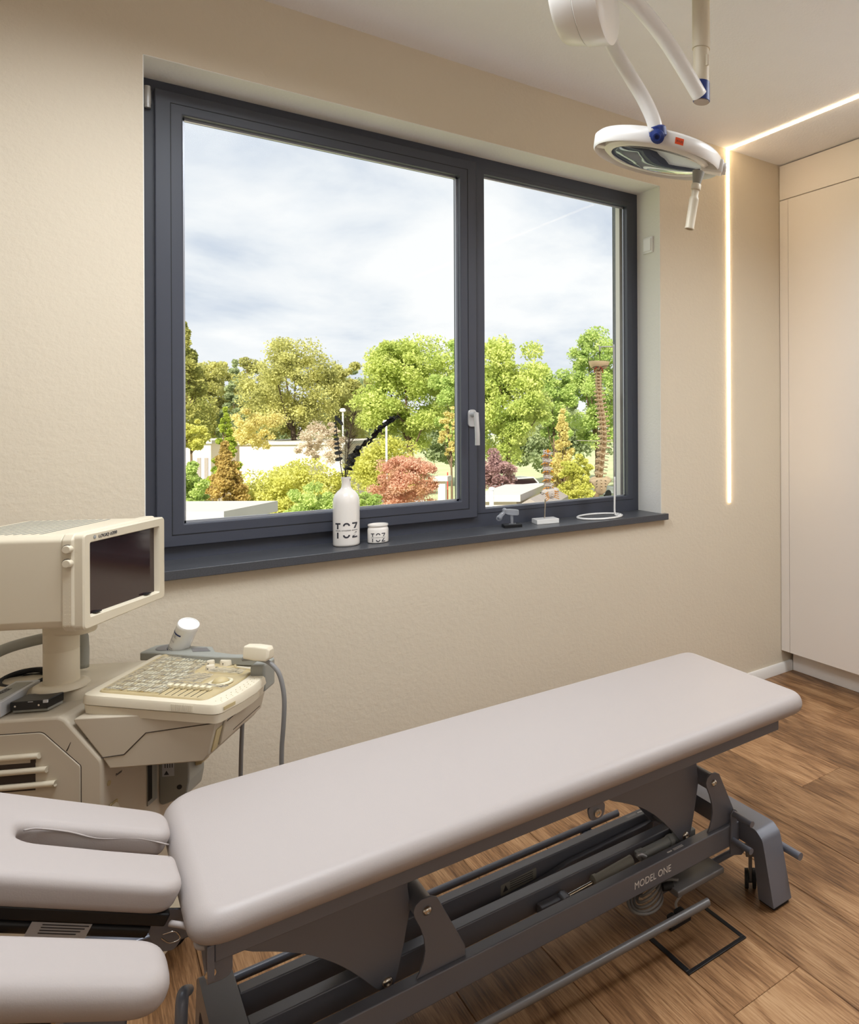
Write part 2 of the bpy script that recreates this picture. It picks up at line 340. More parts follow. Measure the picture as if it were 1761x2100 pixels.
# floor: sub-floor plus single planks running away from the photographer
floor = thing('floor', None, None, (0, 0, 0), kind='structure')
bm = B(); box(bm, XL, XR + .6, YB, YW, -.1, -.006); obj('subfloor', bm, 'gap', floor)
PW = 0.1125 * 2; seams = [2.722 + PW * k for k in range(-20, 3)]
def plank_mesh(w_, l_):
    bm = B(); g = .0006; box(bm, g, w_ - g, g, l_ - g, -.006, 0)
    bmesh.ops.bevel(bm, geom=[e for e in bm.edges if abs(e.verts[0].co.z) < 1e-6 and abs(e.verts[1].co.z) < 1e-6], offset=.0012, segments=1, affect='EDGES')
    me = bpy.data.meshes.new('plank'); bm.to_mesh(me); bm.free(); me.materials.append(M['wood']); return me
PL = 1.32; full = plank_mesh(PW, PL)
for i, x in enumerate(seams):
    x0 = max(x, XL); x1 = min(x + PW, XR + .02)
    if x1 - x0 < .02: continue
    st = {22: 0, 20: 2.14 - 2 * PL, 19: 1.32 - PL}.get(i, (i * 0.477 + 0.31) % PL - PL) - PL * 0
    y = st
    while y > YB: y -= PL
    while y < YW:
        y0 = max(y, YB); y1 = min(y + PL, YW)
        if y1 - y0 > .03:
            me = full if (abs(x1 - x0 - PW) < 1e-4 and abs(y1 - y0 - PL) < 1e-4) else plank_mesh(x1 - x0, y1 - y0)
            o = bpy.data.objects.new('plank', me); C.objects.link(o); o.parent = floor; o.location = (x0, y0, 0)
        y += PL

# stone sill
sill = thing('trim_2', 'dark speckled stone window sill', None, (0.23, 2.68, .924), kind='structure')
bm = B(); box(bm, OX0 - .02, OX1 + .022, 2.673, 2.93, .896, .924); obj('sill_slab', bm, 'stone', sill, bevel=.0015)

def ring4(bm, x0, x1, z0, z1, wl, wr, wb, wt, y0, y1):
    o = [(x0, z0), (x1, z0), (x1, z1), (x0, z1)]; i = [(x0 + wl, z0 + wb), (x1 - wr, z0 + wb), (x1 - wr, z1 - wt), (x0 + wl, z1 - wt)]
    R = [[Vector((a, y, b)) for a, b in P] for y, P in ((y0, o), (y1, o), (y1, i), (y0, i), (y0, o))]
    V = [[bm.verts.new(p) for p in r] for r in R[:4]]; V.append(V[0])
    for a, b in zip(V, V[1:]):
        for k in range(4): bm.faces.new((a[k], a[(k + 1) % 4], b[(k + 1) % 4], b[k]))
    return bm
# window
win = thing('window_1', 'anthracite two-part window', None, (1.12, 2.9, .924), kind='structure')
FY0, FY1 = 2.88, 2.95
bm = B(); ring4(bm, .171, 2.074, .922, 2.443, .06, .035, .060, .060, FY0, FY1); obj('window_frame', bm, 'frame', win, bevel=.0015)
bm = B(); box(bm, 1.235, 1.272, FY0 + .0005, FY1, .98, 2.385); obj('mullion', bm, 'frame', win, bevel=.0015)
bm = B(); ring4(bm, 1.262, 2.0415, .9795, 2.3945, .036, .030, .0165, .0185, FY0 - .003, FY1 - .03); obj('glazing_bead', bm, 'frame', win, bevel=.0012)
bm = B(); box(bm, 1.29, 2.02, 2.912, 2.916, .99, 2.385); obj('glass_pane', bm, 'pane', win)
bm = B()
for (x0, x1, z0, z1) in ((1.292, 1.30, .99, 2.385), (2.008, 2.016, .99, 2.385), (1.292, 2.016, .993, 1.0), (1.292, 2.016, 2.367, 2.375)): box(bm, x0, x1, 2.905, 2.911, z0, z1)
obj('spacer_bar', bm, 'alu', win)
sash = obj('sash', ring4(B(), .210, 1.257, .967, 2.411, .072, .067, .070, .068, 2.860, 2.93), 'frame', win, bevel=.003, label='opening sash with handle')
bm = B()
for (x0, x1, z0, z1) in ((.2505, .251, 1.005, 2.373), (1.2205, 1.221, 1.005, 2.373), (.2505, 1.2215, 2.373, 2.3735), (.2505, 1.2215, 1.005, 1.0055)): box(bm, x0 - .0006, x1 + .0006, 2.8585, 2.861, z0 - .0006, z1 + .0006)
obj('bead_joint', bm, 'frame_dark', sash)
bm = B(); box(bm, .276, 1.196, 2.900, 2.904, 1.03, 2.35); obj('glass_pane', bm, 'pane', sash)
bm = B()
for (x0, x1, z0, z1) in ((.282, .289, 1.037, 2.343), (1.183, 1.190, 1.037, 2.343), (.282, 1.190, 1.037, 1.0445), (.282, 1.190, 2.336, 2.343)): box(bm, x0, x1, 2.890, 2.899, z0, z1)
obj('spacer_bar', bm, 'alu', sash)
bm = B()
prism(bm, roundpoly([(1.216, 1.335), (1.250, 1.335), (1.250, 1.405), (1.216, 1.405)], .014), lambda a, b, h: Vector((a, h, b)), 2.851, 2.861)
hp = obj('handle_plate', bm, 'handle', win, bevel=.002)
bm = B(); cyl(bm, (1.233, 2.851, 1.385), (1.233, 2.815, 1.385), .010, n=16)
tube(bm, [(1.233, 2.815, 1.392), (1.233, 2.812, 1.36), (1.234, 2.808, 1.31), (1.234, 2.808, 1.262)], .0095, 10)
obj('handle', bm, 'handle', hp, smooth=1.0, label='silver lever handle')
bm = B(); cyl(bm, (.1935, 2.868, 2.345), (.1935, 2.868, 2.412), .0085, n=16); cyl(bm, (.1935, 2.868, 2.357), (.1935, 2.868, 2.400), .0095, n=16); box(bm, .190, .2, 2.868, 2.885, 2.35, 2.407)
obj('hinge', bm, 'handle', win, smooth=1.0)
bm = B(); cyl(bm, (.1935, 2.868, .985), (.1935, 2.868, 1.05), .0085, n=16); box(bm, .190, .2, 2.868, 2.885, .99, 1.04)
obj('hinge', bm, 'handle', win, smooth=1.0)
bm = B(); box(bm, 2.018, 2.05, 2.951, 2.985, .93, 2.44); obj('shutter_rail', bm, 'white_trim', win)
bm = B(); box(bm, .2, 2.05, 2.951, 3.12, .925, .945); obj('outer_sill', bm, 'alu', win)

# LED line: vertical on the wall, then along the ceiling
led = thing('led_strip', 'glowing warm LED line up the wall and across the ceiling', 'light strip', (2.502, 2.69, .94))
bm = B(); box(bm, 2.496, 2.508, 2.694, 2.701, .941, CEIL - .001); obj('wall_diffuser', bm, 'led', led)
bm = B(); box(bm, 2.496, 2.508, -1.6, 2.694, CEIL - .006, CEIL + .001); obj('ceiling_diffuser', bm, 'led', led)

# built-in cupboard
cab = thing('built_in_cupboard', 'white floor-to-ceiling built-in cupboard against the right side', 'cupboard', (3.1, 1.2, 0))
XC = 2.876
bm = B(); box(bm, XC + .019, XR + .59, YB + .12, YW - .002, .115, CEIL - .004); obj('carcass', bm, 'gap', cab)
bm = B(); box(bm, XC, XC + .018, YB + .12, YW - .003, 2.525, CEIL - .006); obj('top_panel', bm, 'cabinet', cab, bevel=.001)
bm = B(); box(bm, XC, XC + .018, YW - .062, YW - .003, .120, 2.520); obj('filler_strip', bm, 'cabinet', cab, bevel=.001)
y = YW - .065
while y > -1.5:
    bm = B(); box(bm, XC - .001, XC + .018, y - .92, y, .120, 2.520); obj('door', bm, 'cabinet', cab, bevel=.001); y -= .924
bm = B(); box(bm, 2.951, 2.97, YB + .12, YW - .017, .0, .119); obj('plinth', bm, 'cabinet', cab, bevel=.001)

# switch in the reveal
sw = thing('light_switch', 'white square rocker switch in the window reveal', 'switch', (OX1, 2.785, 2.18))
bm = B(); box(bm, OX1 - .011, OX1 - .002, 2.749, 2.821, 2.143, 2.218); obj('switch_frame', bm, 'white_gloss', sw, bevel=.002)
bm = B(); box(bm, OX1 - .0145, OX1 - .011, 2.757, 2.813, 2.152, 2.209); obj('rocker', bm, 'white_gloss', sw, bevel=.001)

# ------------------------------------------------------------------ floor socket box and cable
fb = thing('floor_socket', 'square black-framed floor socket box with wood-look lid beside the couch foot bar', 'floor socket', (1.243, 1.479, 0))
bm = B()
x0, x1, y0, y1, g = 1.1455, 1.3415, 1.3885, 1.5695, .0115
for q in ((x0, x1, y0, y0 + g), (x0, x1, y1 - g, y1), (x0, x0 + g, y0 + g, y1 - g), (x1 - g, x1, y0 + g, y1 - g)): box(bm, *q, .0005, .004)
obj('frame', bm, 'black', fb, bevel=.0008)
bm = B(); box(bm, x0 + g, x1 - g, y0 + g, y1 - g, .0003, .0025); obj('lid', bm, 'wood', fb)
bm = B(); box(bm, 1.205, 1.275, 1.535, 1.566, .0026, .014); obj('cable_flap', bm, 'black', fb, bevel=.002)
bm = B(); box(bm, 1.210, 1.252, 1.536, 1.538, .014, .0150); obj('flap_edge', bm, 'alu', fb)
pc = thing('power_cable', 'grey power cable with black plug running from couch to the floor socket', 'cable', (1.25, 1.55, 0))
bm = B(); box(bm, 1.212, 1.232, 1.54, 1.565, .0145, .032); box(bm, 1.236, 1.262, 1.538, 1.566, .0145, .034); obj('plug', bm, 'rubber', pc, bevel=.004)
bm = B(); tube(bm, [(1.25, 1.566, .026), (1.262, 1.585, .03), (1.29, 1.60, .03), (1.33, 1.605, .05), (1.36, 1.60, .085), (1.36, 1.60, .10)], .0038, 8); obj('cord', bm, 'cable_white', pc, smooth=9)

# ------------------------------------------------------------------ examination couch
couch = thing('examination_couch', 'long light grey padded examination couch on an anthracite lifting frame', 'couch', (.87, 1.67, 0))
YC = 1.672
S = 'steel'
bm = B(); ol = roundpoly([(.143, 1.402), (1.612, 1.402), (1.612, 1.945), (.143, 1.945)], [.065, .060, .060, .09], 8)
pad(bm, ol, .519, .576, .033, .0235, XYZ, 10); obj('cushion', bm, 'leather', couch, smooth=9)
# upper frame
bm = B()
box(bm, .178, 1.510, 1.428, 1.463, .488, .518); box(bm, .178, 1.510, 1.882, 1.917, .488, .518)
box(bm, .178, .208, 1.463, 1.882, .488, .518); box(bm, 1.48, 1.510, 1.463, 1.882, .488, .518)
box(bm, .27, 1.40, 1.600, 1.622, .455, .503); box(bm, .27, 1.40, 1.722, 1.744, .455, .503)
obj('upper_frame', bm, S, couch, bevel=.002)
bm = B(); prism(bm, roundpoly([(1.424, .455), (1.455, .455), (1.60, .520), (1.424, .520)], [.012, .02, .002, .002]), lambda a, b, h: Vector((h, a, b)), .168, .1775)
pl = obj('end_plate', bm, S, couch, bevel=.001)
bm = B(); prism(bm, roundpoly([(.168, .520), (.168, .452), (.204, .452), (.204, .490)], [0, .012, .016, .002]), lambda a, b, h: Vector((a, h, b)), 1.434, 1.441); pl = obj('end_tab', bm, S, couch, bevel=.001)
bm = B(); lathe(bm, [(.0, 0), (.007, 0), (.008, .003), (.008, .006), (.004, .007), (.004, .004), (0, .004)], (.1725, 1.434, .473), (0, -1, 0), 16)
obj('bolt', bm, 'chrome', pl, smooth=.7)
# tab under the near rail
bm = B(); prism(bm, roundpoly([(.885, .488), (.935, .488), (.930, .452), (.895, .452)], .014), lambda a, b, h: Vector((a, h, b)), 1.433, 1.440)
tb = obj('pivot_tab', bm, S, couch, bevel=.001)
bm = B(); lathe(bm, [(0, 0), (.009, 0), (.009, .006), (.005, .007), (.005, .004), (0, .004)], (.911, 1.433, .468), (0, -1, 0), 16); obj('bolt', bm, 'chrome', tb, smooth=.7)

def curve2(P, k=5): return [Vector((p.x, p.y)) for p in crom([(a, b, 0) for a, b in P], k)]
def gusset(dx, y):
    arc = curve2([(1.067, .373), (1.106, .354), (1.146, .331), (1.177, .309), (1.218, .272), (1.256, .229), (1.286, .190)], 4)
    P = [Vector((1.04, .455)), Vector((1.045, .388))] + arc + [Vector((1.297, .179)), Vector((1.310, .174)), Vector((1.324, .182)), Vector((1.330, .200)), Vector((1.345, .262)), Vector((1.358, .330)), Vector((1.352, .372)), Vector((1.352, .455))]
    bm = B(); prism(bm, [(p.x + dx, p.y) for p in P], lambda a, b, h: Vector((a, h, b)), y, y + .006)
    o = obj('gusset_plate', bm, S, couch, bevel=.001)
    bm = B(); ys = y if y < YC else y + .006; s = -1 if y < YC else 1
    lathe(bm, [(0, 0), (.011, 0), (.011, .002), (.008, .006), (.005, .007), (.005, .004), (0, .004)], (1.309 + dx, ys, .193), (0, s, 0), 18); obj('bolt', bm, 'chrome', o, smooth=.7)
def bracket(dx, y):
    P = [(1.355, .199), (1.362, .209), (1.370, .228), (1.374, .25), (1.372, .275), (1.364, .302), (1.353, .328), (1.350, .342), (1.354, .354), (1.366, .361), (1.386, .360), (1.400, .352), (1.460, .222), (1.462, .199)]
    bm = B(); prism(bm, [(a + dx, b) for a, b in P], lambda a, b, h: Vector((a, h, b)), y, y + .006)
    o = obj('upright_bracket', bm, S, couch, bevel=.001)
    bm = B(); s = -1 if y < YC else 1; ys = y if s < 0 else y + .006
    lathe(bm, [(0, 0), (.010, 0), (.010, .002), (.007, .006), (.0045, .007), (.0045, .004), (0, .004)], (1.378 + dx, ys, .334), (0, s, 0), 18); obj('bolt', bm, 'chrome', o, smooth=.7)
for dx in (0, -.808):
    for y in (1.600, 1.740): gusset(dx + (0 if y < YC else 0), y)
for dx in (0, -.809):
    for y in (1.557, 1.783): bracket(dx, y)
    bm = B(); cyl(bm, (1.376 + dx, 1.563, .334), (1.376 + dx, 1.783, .334), .0215, n=24); obj('pivot_tube', bm, S, couch, smooth=.8)
# swinging links between the two pivot tubes and the gussets
for dx in (0, -.808):
    bm = B(); cyl(bm, (1.309 + dx, 1.606, .193), (1.309 + dx, 1.740, .193), .012, n=18); obj('cross_pin', bm, S, couch, smooth=.8)
# base beams
def beam(name, x0, x1, y0, y1, z0, z1, m=S):
    bm = B(); box(bm, x0, x1, y0, y1, z0, z1); return obj(name, bm, m, couch, bevel=.003)
fbm = beam('front_beam', .262, 1.466, 1.545, 1.580, .138, .198)
beam('middle_beam', .262, 1.33, 1.653, 1.690, .142, .196)
rbm = beam('rear_beam', .262, 1.466, 1.760, 1.794, .138, .198)
# long link arm with a kink along the rear beam
bm = B(); prism(bm, [(.30, .100), (.60, .128), (.955, .160), (1.02, .172), (1.30, .180), (1.30, .160), (1.03, .150), (.96, .138), (.60, .104), (.30, .078)], lambda a, b, h: Vector((a, h, b)), 1.738, 1.756); obj('link_arm', bm, S, couch, bevel=.002)
# end crossbars with their feet (inverted U)
def end_u(x0, x1):
    zt, th = .200, .058
    out = [(1.408, .010), (1.443, .150), (1.452, .182), (1.478, .200), (1.866, .200), (1.892, .182), (1.901, .150), (1.936, .010)]
    inn = [(1.876, .010), (1.858, .120), (1.846, .140), (1.83, .146), (1.514, .146), (1.498, .140), (1.486, .120), (1.468, .010)]
    poly = roundpoly(out, [.002, .03, .02, .03, .03, .02, .03, .002], 3) + [Vector(p) for p in inn]
    bm = B(); R = [[Vector((h, p.x, p.y)) for p in poly] for h in (x0, x1)]; loft(bm, R)
    o = obj('end_leg_frame', bm, S, couch, bevel=.004, seg=3)
    for ya in (1.414, 1.872): obj('foot_pad', box(B(), x0 + .008, x1 - .006, ya, ya + .058, 0, .010), 'rubber', o)
end_u(1.466, 1.538); end_u(.204, .262)
# castors beside the right foot
wc = Vector((1.497, 1.532, .026))
for q in (-.011, .011):
    cw = obj('castor_wheel', cyl(B(), wc + CR * (q - .005), wc + CR * (q + .005), .026, n=28), 'rubber', couch, smooth=.8)
bm = B(); cyl(bm, wc - CR * .006, wc + CR * .006, .012); box(bm, -.005, .005, -.012, .012, .0, .075, lambda p, q, h: wc + CR * p + CF * q + Vector((0, 0, h))); box(bm, -.014, .014, -.016, .016, .070, .122, lambda p, q, h: wc + CR * p + CF * q + Vector((0, 0, h))); obj('castor_fork', bm, 'steel_brown', couch, bevel=.002)
# peg plate with two pegs on the beam end
bm = B(); prism(bm, roundpoly([(1.425, .118), (1.468, .102), (1.500, .118), (1.448, .150), (1.452, .235), (1.440, .246), (1.428, .235)], .006), lambda a, b, h: Vector((a, h, b)), 1.538, 1.5445)
o = obj('peg_plate', bm, S, couch, bevel=.001)
for (xx, zz) in ((1.438, .232), (1.434, .158)):
    bm = B(); cyl(bm, (xx, 1.538, zz), (xx, 1.463, zz), .0085, n=18); obj('peg', bm, S, o, smooth=.8)
# long foot-switch bars either side
bm = B(); tube(bm, [(.20, 1.52, .078), (.6, 1.495, .080), (1.268, 1.457, .094)], .0105, 16, smooth=1); b1 = obj('foot_bar', bm, 'steel_brown', couch, smooth=.9)
for xx in (.44,):
    bm = B(); prism(bm, [(1.475, .066), (1.565, .066), (1.575, .08), (1.575, .14), (1.563, .14), (1.563, .078), (1.475, .078)], lambda a, b, h: Vector((h, a, b)), xx, xx + .03); obj('bar_arm', bm, S, b1, bevel=.001)
bm = B(); tube(bm, [(.24, 1.968, .100), (1.329, 1.968, .100)], .0105, 16, smooth=0); b2 = obj('foot_bar', bm, S, couch, smooth=.9)
for xx in (.5, 1.19):
    bm = B(); prism(bm, [(1.785, .14), (1.785, .082), (1.97, .082), (1.97, .092), (1.797, .092), (1.797, .14)], lambda a, b, h: Vector((h, a, b)), xx, xx + .035); obj('bar_arm', bm, S, b2, bevel=.001)
# rod seen under the beam near the right foot, and the one leaving the far side of the leg
bm = B(); cyl(bm, (1.22, 1.60, .075), (1.50, 1.60, .075), .010, n=16); cyl(bm, (1.50, 1.60, .075), (1.466, 1.60, .16), .008, n=12); obj('linkage_rod', bm, S, couch, smooth=.8)
bm = B(); cyl(bm, (1.560, 1.535, .125), (1.560, 1.393, .125), .0105, n=18); cyl(bm, (1.530, 1.525, .125), (1.560, 1.525, .125), .0095, n=18); obj('lifting_handle', bm, S, couch, smooth=.8)
bm = B(); tube(bm, [(.158, 1.70, .10), (.160, 1.715, .22), (.165, 1.735, .262), (.175, 1.76, .25)], .0105, 14); obj('lifting_handle', bm, S, couch, smooth=.9)
# inner rod between beams, lower left
bm = B(); cyl(bm, (.262, 1.60, .120), (.50, 1.60, .150), .0085, n=16); cyl(bm, (.262, 1.625, .10), (.9, 1.625, .105), .0085, n=16); obj('tension_rod', bm, S, couch, smooth=.9)
# actuator
bm = B(); cyl(bm, (.938, 1.622, .168), (1.03, 1.622, .172), .0065, n=16); rod = obj('actuator_rod', bm, 'chrome', couch, smooth=.9)
bm = B(); cyl(bm, (1.022, 1.622, .172), (1.138, 1.622, .180), .0155, n=24); cyl(bm, (1.018, 1.622, .172), (1.028, 1.622, .172), .018, n=24); obj('actuator_tube', bm, 'grey_pl', couch, smooth=.9)
bm = B(); cyl(bm, (1.165, 1.622, .182), (1.325, 1.622, .184), .0145, n=24); box(bm, 1.158, 1.182, 1.607, 1.637, .176, .194); cyl(bm, (1.262, 1.622, .183), (1.278, 1.622, .183), .0175, n=24); box(bm, 1.29, 1.352, 1.606, 1.640, .155, .194); obj('actuator_motor', bm, 'actuator', couch, bevel=.003)
bm = B(); cyl(bm, (.935, 1.605, .166), (.935, 1.64, .166), .014, n=20); box(bm, .87, .93, 1.618, 1.646, .142, .172); obj('actuator_mount', bm, S, couch, bevel=.002)
bm = B(); tube(bm, [(1.145, 1.606, .198), (1.158, 1.604, .196), (1.172, 1.602, .185)], .005, 10); obj('release_clip', bm, 'alu', couch, smooth=.9)
# control box with coiled cable beneath the front beam
bm = B(); prism(bm, roundpoly([(1.525, .105), (1.64, .105), (1.64, .088), (1.525, .088)], .006), lambda a, b, h: Vector((h, a, b)), 1.222, 1.388); obj('control_box', bm, 'steel_brown', couch, bevel=.002)
bm = B()
for k in range(5):
    r = .046 - k * .005
    tube(bm, [(1.168 + .004 * k + r * 1.1 * math.cos(t), 1.60 + r * .8 * math.sin(t), .075 + .006 * k + .016 * math.sin(t + .6 * k)) for t in [2 * PI * i / 12 for i in range(13)]], .0040, 8, smooth=3)
tube(bm, [(1.20, 1.60, .10), (1.225, 1.575, .115), (1.25, 1.56, .11)], .0042, 8)
obj('coiled_cable', bm, 'cable_grey', couch, smooth=9)
bm = B(); cyl(bm, (1.205, 1.57, .105), (1.232, 1.56, .103), .010, n=14); obj('cable_plug', bm, 'rubber', couch, smooth=.9)
# printed marks
text('lettering', 'MODEL ONE', .026, (1.093, 1.5446, .1585), (1, 0, 0), (0, 0, 1), 'print_lt', fbm, width=.118)
def marks(x, y, s, parent):
    bm = B(); rnd = random.Random(3)
    for k in range(3): box(bm, x + s * .045, x + s * .078, y + (k - 1) * .0034 - .0006, y + (k - 1) * .0034 + .0006, .1981, .1985)
    for k in range(3): cyl(bm, (x + s * (.027 + k * .005), y, .1981), (x + s * (.027 + k * .005), y, .1985), .0032, n=8)
    obj('printed_marks', bm, 'print_lt', parent)
marks(1.19, 1.562, 1, fbm); marks(1.31, 1.777, -1, rbm)
bm = B(); prism(bm, roundpoly([(.83, .150), (.93, .156), (.93, .184), (.83, .178)], .004), lambda a, b, h: Vector((a, h, b)), 1.7592, 1.7598); lb = obj('warning_label', bm, 'grey_pl', rbm)
bm = B(); prism(bm, [(.836, .158), (.850, .159), (.843, .174)], lambda a, b, h: Vector((a, h, b)), 1.7588, 1.7592)
for k in range(4): box(bm, .855, .92, 1.7588, 1.7592, .160 + k * .0055, .1618 + k * .0055)
obj('label_print', bm, 'print', lb)

# raised head section with face opening
def HD(s, y, h, y0=0.0, z0=.0):
    # s: distance from the hinge towards the head end, h: height above the hinge line
    a = .475; X0, Z0 = .150, .571
    return Vector((X0 - s * math.cos(a) + h * math.sin(a), y, Z0 + s * math.sin(a) + h * math.cos(a)))
hs = obj('head_cushion', pad(B(), (lambda P: P)(
    roundpoly([(.002, 1.510), (.48, 1.510), (.48, 1.832), (.002, 1.832), (.002, 1.722), (.12, 1.712), (.242, 1.704), (.242, 1.636), (.12, 1.634), (.006, 1.638)],
              [.045, .06, .06, .045, .032, .3, .028, .028, .3, .02], 7)), -.036, .012, .018, .014, HD, 7), 'leather', couch, smooth=9)
bm = B()
sp = [HD(.004, 1.722, -.008), HD(.06, 1.719, -.002), HD(.12, 1.713, -.006), HD(.17, 1.709, .001), HD(.215, 1.703, .0035), HD(.234, 1.690, .004)]
tube(bm, sp, .0016, 8, 8); obj('seam_piping', bm, 'leather', hs, smooth=9)
# frame under the head section
bm = B()
for yy in (1.535, 1.80): box(bm, .005, .47, yy - .012, yy + .012, -.056, -.036, HD)
box(bm, .12, .16, 1.547, 1.79, -.056, -.040, HD)
hf = obj('head_frame', bm, 'black', couch, bevel=.003)
bm = B()
R = []
for t in (0.02, .30):
    R.append([HD(t, 1.556 + .019 * math.cos(a), -.072 + .014 * math.sin(a)) for a in [2 * PI * i / 16 for i in range(16)]])
loft(bm, R); obj('gas_spring', bm, 'black', couch, smooth=.9)
bm = B(); box(bm, .105, .185, 1.5365, 1.5372, -.084, -.062, HD); gl = obj('spring_label', bm, 'label', couch)
bm = B()
for k in range(4): box(bm, .108 + .004 * k, .17, 1.5358, 1.5364, -.066 - k * .004, -.0646 - k * .004, HD)
obj('label_print', bm, 'print', gl)
bm = B(); tube(bm, [HD(-.002, 1.535, -.072), HD(-.018, 1.533, -.066), HD(-.03, 1.532, -.076), HD(-.018, 1.532, -.083), HD(-.002, 1.533, -.077)], .0012, 8, 5); cyl(bm, HD(.02, 1.556, -.072), HD(-.012, 1.556, -.072), .007); obj('locking_clip', bm, 'chrome', couch, smooth=.9)
bm = B(); prism(bm, roundpoly([(-.045, -.035), (.03, -.04), (.03, -.062), (-.01, -.105), (-.035, -.10)], .01), lambda a, b, h: HD(a, h, b), 1.545, 1.551); obj('hinge_plate', bm, S, couch, bevel=.001)
bm = B(); tube(bm, [(.155, 1.60, .545), (.165, 1.51, .522), (.160, 1.475, .50), (.182, 1.455, .50)], .0045, 10); tube(bm, [(.128, 1.52, .528), (.147, 1.50, .525), (.165, 1.49, .512)], .005, 10); obj('cover_strap', bm, 'leather', couch, smooth=9)
# support upright under the head part
bm = B(); prism(bm, [(-.02, .30), (.07, .30), (.085, .44), (.0, .44)], lambda a, b, h: Vector((a, h, b)), 1.60, 1.74); sp_ = obj('head_support', bm, S, couch, bevel=.004)
bm = B(); lathe(bm, [(0, 0), (.008, 0), (.008, .005), (0, .006)], (.02, 1.60, .40), (0, -1, 0), 14); obj('bolt', bm, 'chrome', sp_, smooth=.7)
bm = B(); lathe(bm, [(0, 0), (.008, 0), (.008, .005), (0, .006)], (.06, 1.60, .40), (0, -1, 0), 14); obj('bolt', bm, 'chrome', sp_, smooth=.7)
bm = B(); box(bm, -.03, .20, 1.645, 1.675, .42, .45); obj('head_tube', bm, S, couch, bevel=.003)
# arm rest
def AR(s, y, h): p = HD(s, y, h); return p + Vector((-.038, 0, -.022))
ao = pad(B(), roundpoly([(-.006, 1.296), (.48, 1.296), (.48, 1.438), (-.006, 1.438)], [.055, .05, .05, .055], 7), -.040, .012, .030, .020, AR, 8)
obj('arm_cushion', ao, 'leather', couch, smooth=9)
bm = B(); box(bm, .12, .40, 1.32, 1.36, -.075, -.05, AR); box(bm, .18, .22, 1.32, 1.60, -.085, -.075, AR); obj('arm_bracket', bm, 'black', couch, bevel=.003)

# ------------------------------------------------------------------ exam lamp
lamp = thing('examination_lamp', 'white ceiling-mounted examination lamp with round head and two curved arms', 'lamp', (1.372, 1.59, CEIL))
def cp(x, y, d): return Vector((0, 0, CZ)) + (CR * ((x - CX) / FPX) - CU * ((y - CY) / FPX) + CF) * d
P0 = Vector((1.372, 1.590, 0))
bm = B(); cyl(bm, P0 + Vector((0, 0, 2.425)), P0 + Vector((0, 0, CEIL)), .0255, n=32); obj('ceiling_tube', bm, 'beige', lamp, smooth=.8)
bm = B(); cyl(bm, P0 + Vector((0, 0, 2.30)), P0 + Vector((0, 0, 2.426)), .0228, n=32); box(bm, P0.x - .003, P0.x + .003, P0.y - .030, P0.y - .02, 2.37, 2.40); obj('inner_tube', bm, 'beige', lamp, smooth=.8)
bm = B(); cyl(bm, P0 + Vector((0, 0, 2.276)), P0 + Vector((0, 0, 2.330)), .0245, .0245, n=32); obj('joint_collar', bm, 'blue', lamp, smooth=.8)
bm = B(); cyl(bm, P0 + Vector((0, 0, 2.273)), P0 + Vector((0, 0, 2.276)), .022, n=32); obj('collar_cap', bm, 'piping', lamp, smooth=.8)
arm1 = [cp(1434, 196, 2.085), cp(1403, 143, 2.04), cp(1366, 84, 1.99), cp(1326, 32, 1.94), cp(1285, -8, 1.89), cp(1240, -30, 1.85), cp(1205, -30, 1.83)]
bm = B(); tube(bm, arm1, .0225, 20, 8); obj('curved_arm', bm, 'lamp_white', lamp, smooth=9)
dc = cp(1202, -2, 1.80); ax = (CR * 1.0 - CF * .16).normalized()
bm = B(); lathe(bm, [(.080, 0), (.094, .004), (.100, .014), (.104, .060), (.104, .061)], dc - ax * .070, ax, 56); obj('drum_half', bm, 'lamp_white', lamp, smooth=.7)
bm = B(); lathe(bm, [(.1035, 0), (.1055, .002), (.1055, .060), (.100, .064), (.03, .066), (.0, .066)], dc - ax * .0085, ax, 56); obj('drum_half', bm, 'lamp_white', lamp, smooth=.7)
bm = B(); lathe(bm, [(.1025, 0), (.1025, .002)], dc - ax * .0095, ax, 56); obj('drum_joint', bm, 'gap', lamp, smooth=.7)
LC = Vector((1.275, 1.675, 2.102)) + Vector((-.0, 0, 0)); LN = Vector((-.078, .166, -1)).normalized(); LC = cp(1346.2, 332.8, 2.1)
jt = cp(1348, 268, 1.915)
bm = B(); tube(bm, [cp(1232, 30, 1.92), cp(1253, 88, 1.915), cp(1283, 142, 1.91), cp(1317, 198, 1.91), cp(1337, 240, 1.91), cp(1346, 270, 1.912)], .0195, 20, 8); obj('curved_arm', bm, 'lamp_white', lamp, smooth=9)
# head: axis frame
lx = (CR - LN * CR.dot(LN)).normalized(); ly = LN.cross(lx)
def LH(r, a, h): return LC + (lx * math.cos(a) + ly * math.sin(a)) * r + LN * h
def lring(bm, prof, n=72, c0=False, c1=False): loft(bm, [[LH(r, 2 * PI * i / n, h) for i in range(n)] for r, h in prof], c0, c1)
R = .182
bm = B(); V = lring(bm, [(R - .004, -.001), (R, -.006), (R, -.036), (R - .008, -.044), (R - .045, -.048), (R - .046, -.042), (R - .012, -.038), (R - .007, -.03), (R - .006, -.004), (R - .004, -.001)]); obj('outer_ring', bm, 'lamp_white', lamp, smooth=1.0)
bm = B(); lring(bm, [(.130, -.004), (.150, -.010), (.152, -.050), (.10, -.062), (0.001, -.066)], c1=True); obj('reflector_housing', bm, 'lamp_white', lamp, smooth=.8)
bm = B(); lring(bm, [(.001, -.014), (.06, -.013), (.118, -.008), (.131, -.004)], c0=True); obj('lens', bm, 'lens', lamp, smooth=9)
bm = B(); lring(bm, [(.001, -.050), (.09, -.044), (.128, -.016)], c0=True); obj('reflector', bm, 'reflector', lamp, smooth=9)
bm = B()
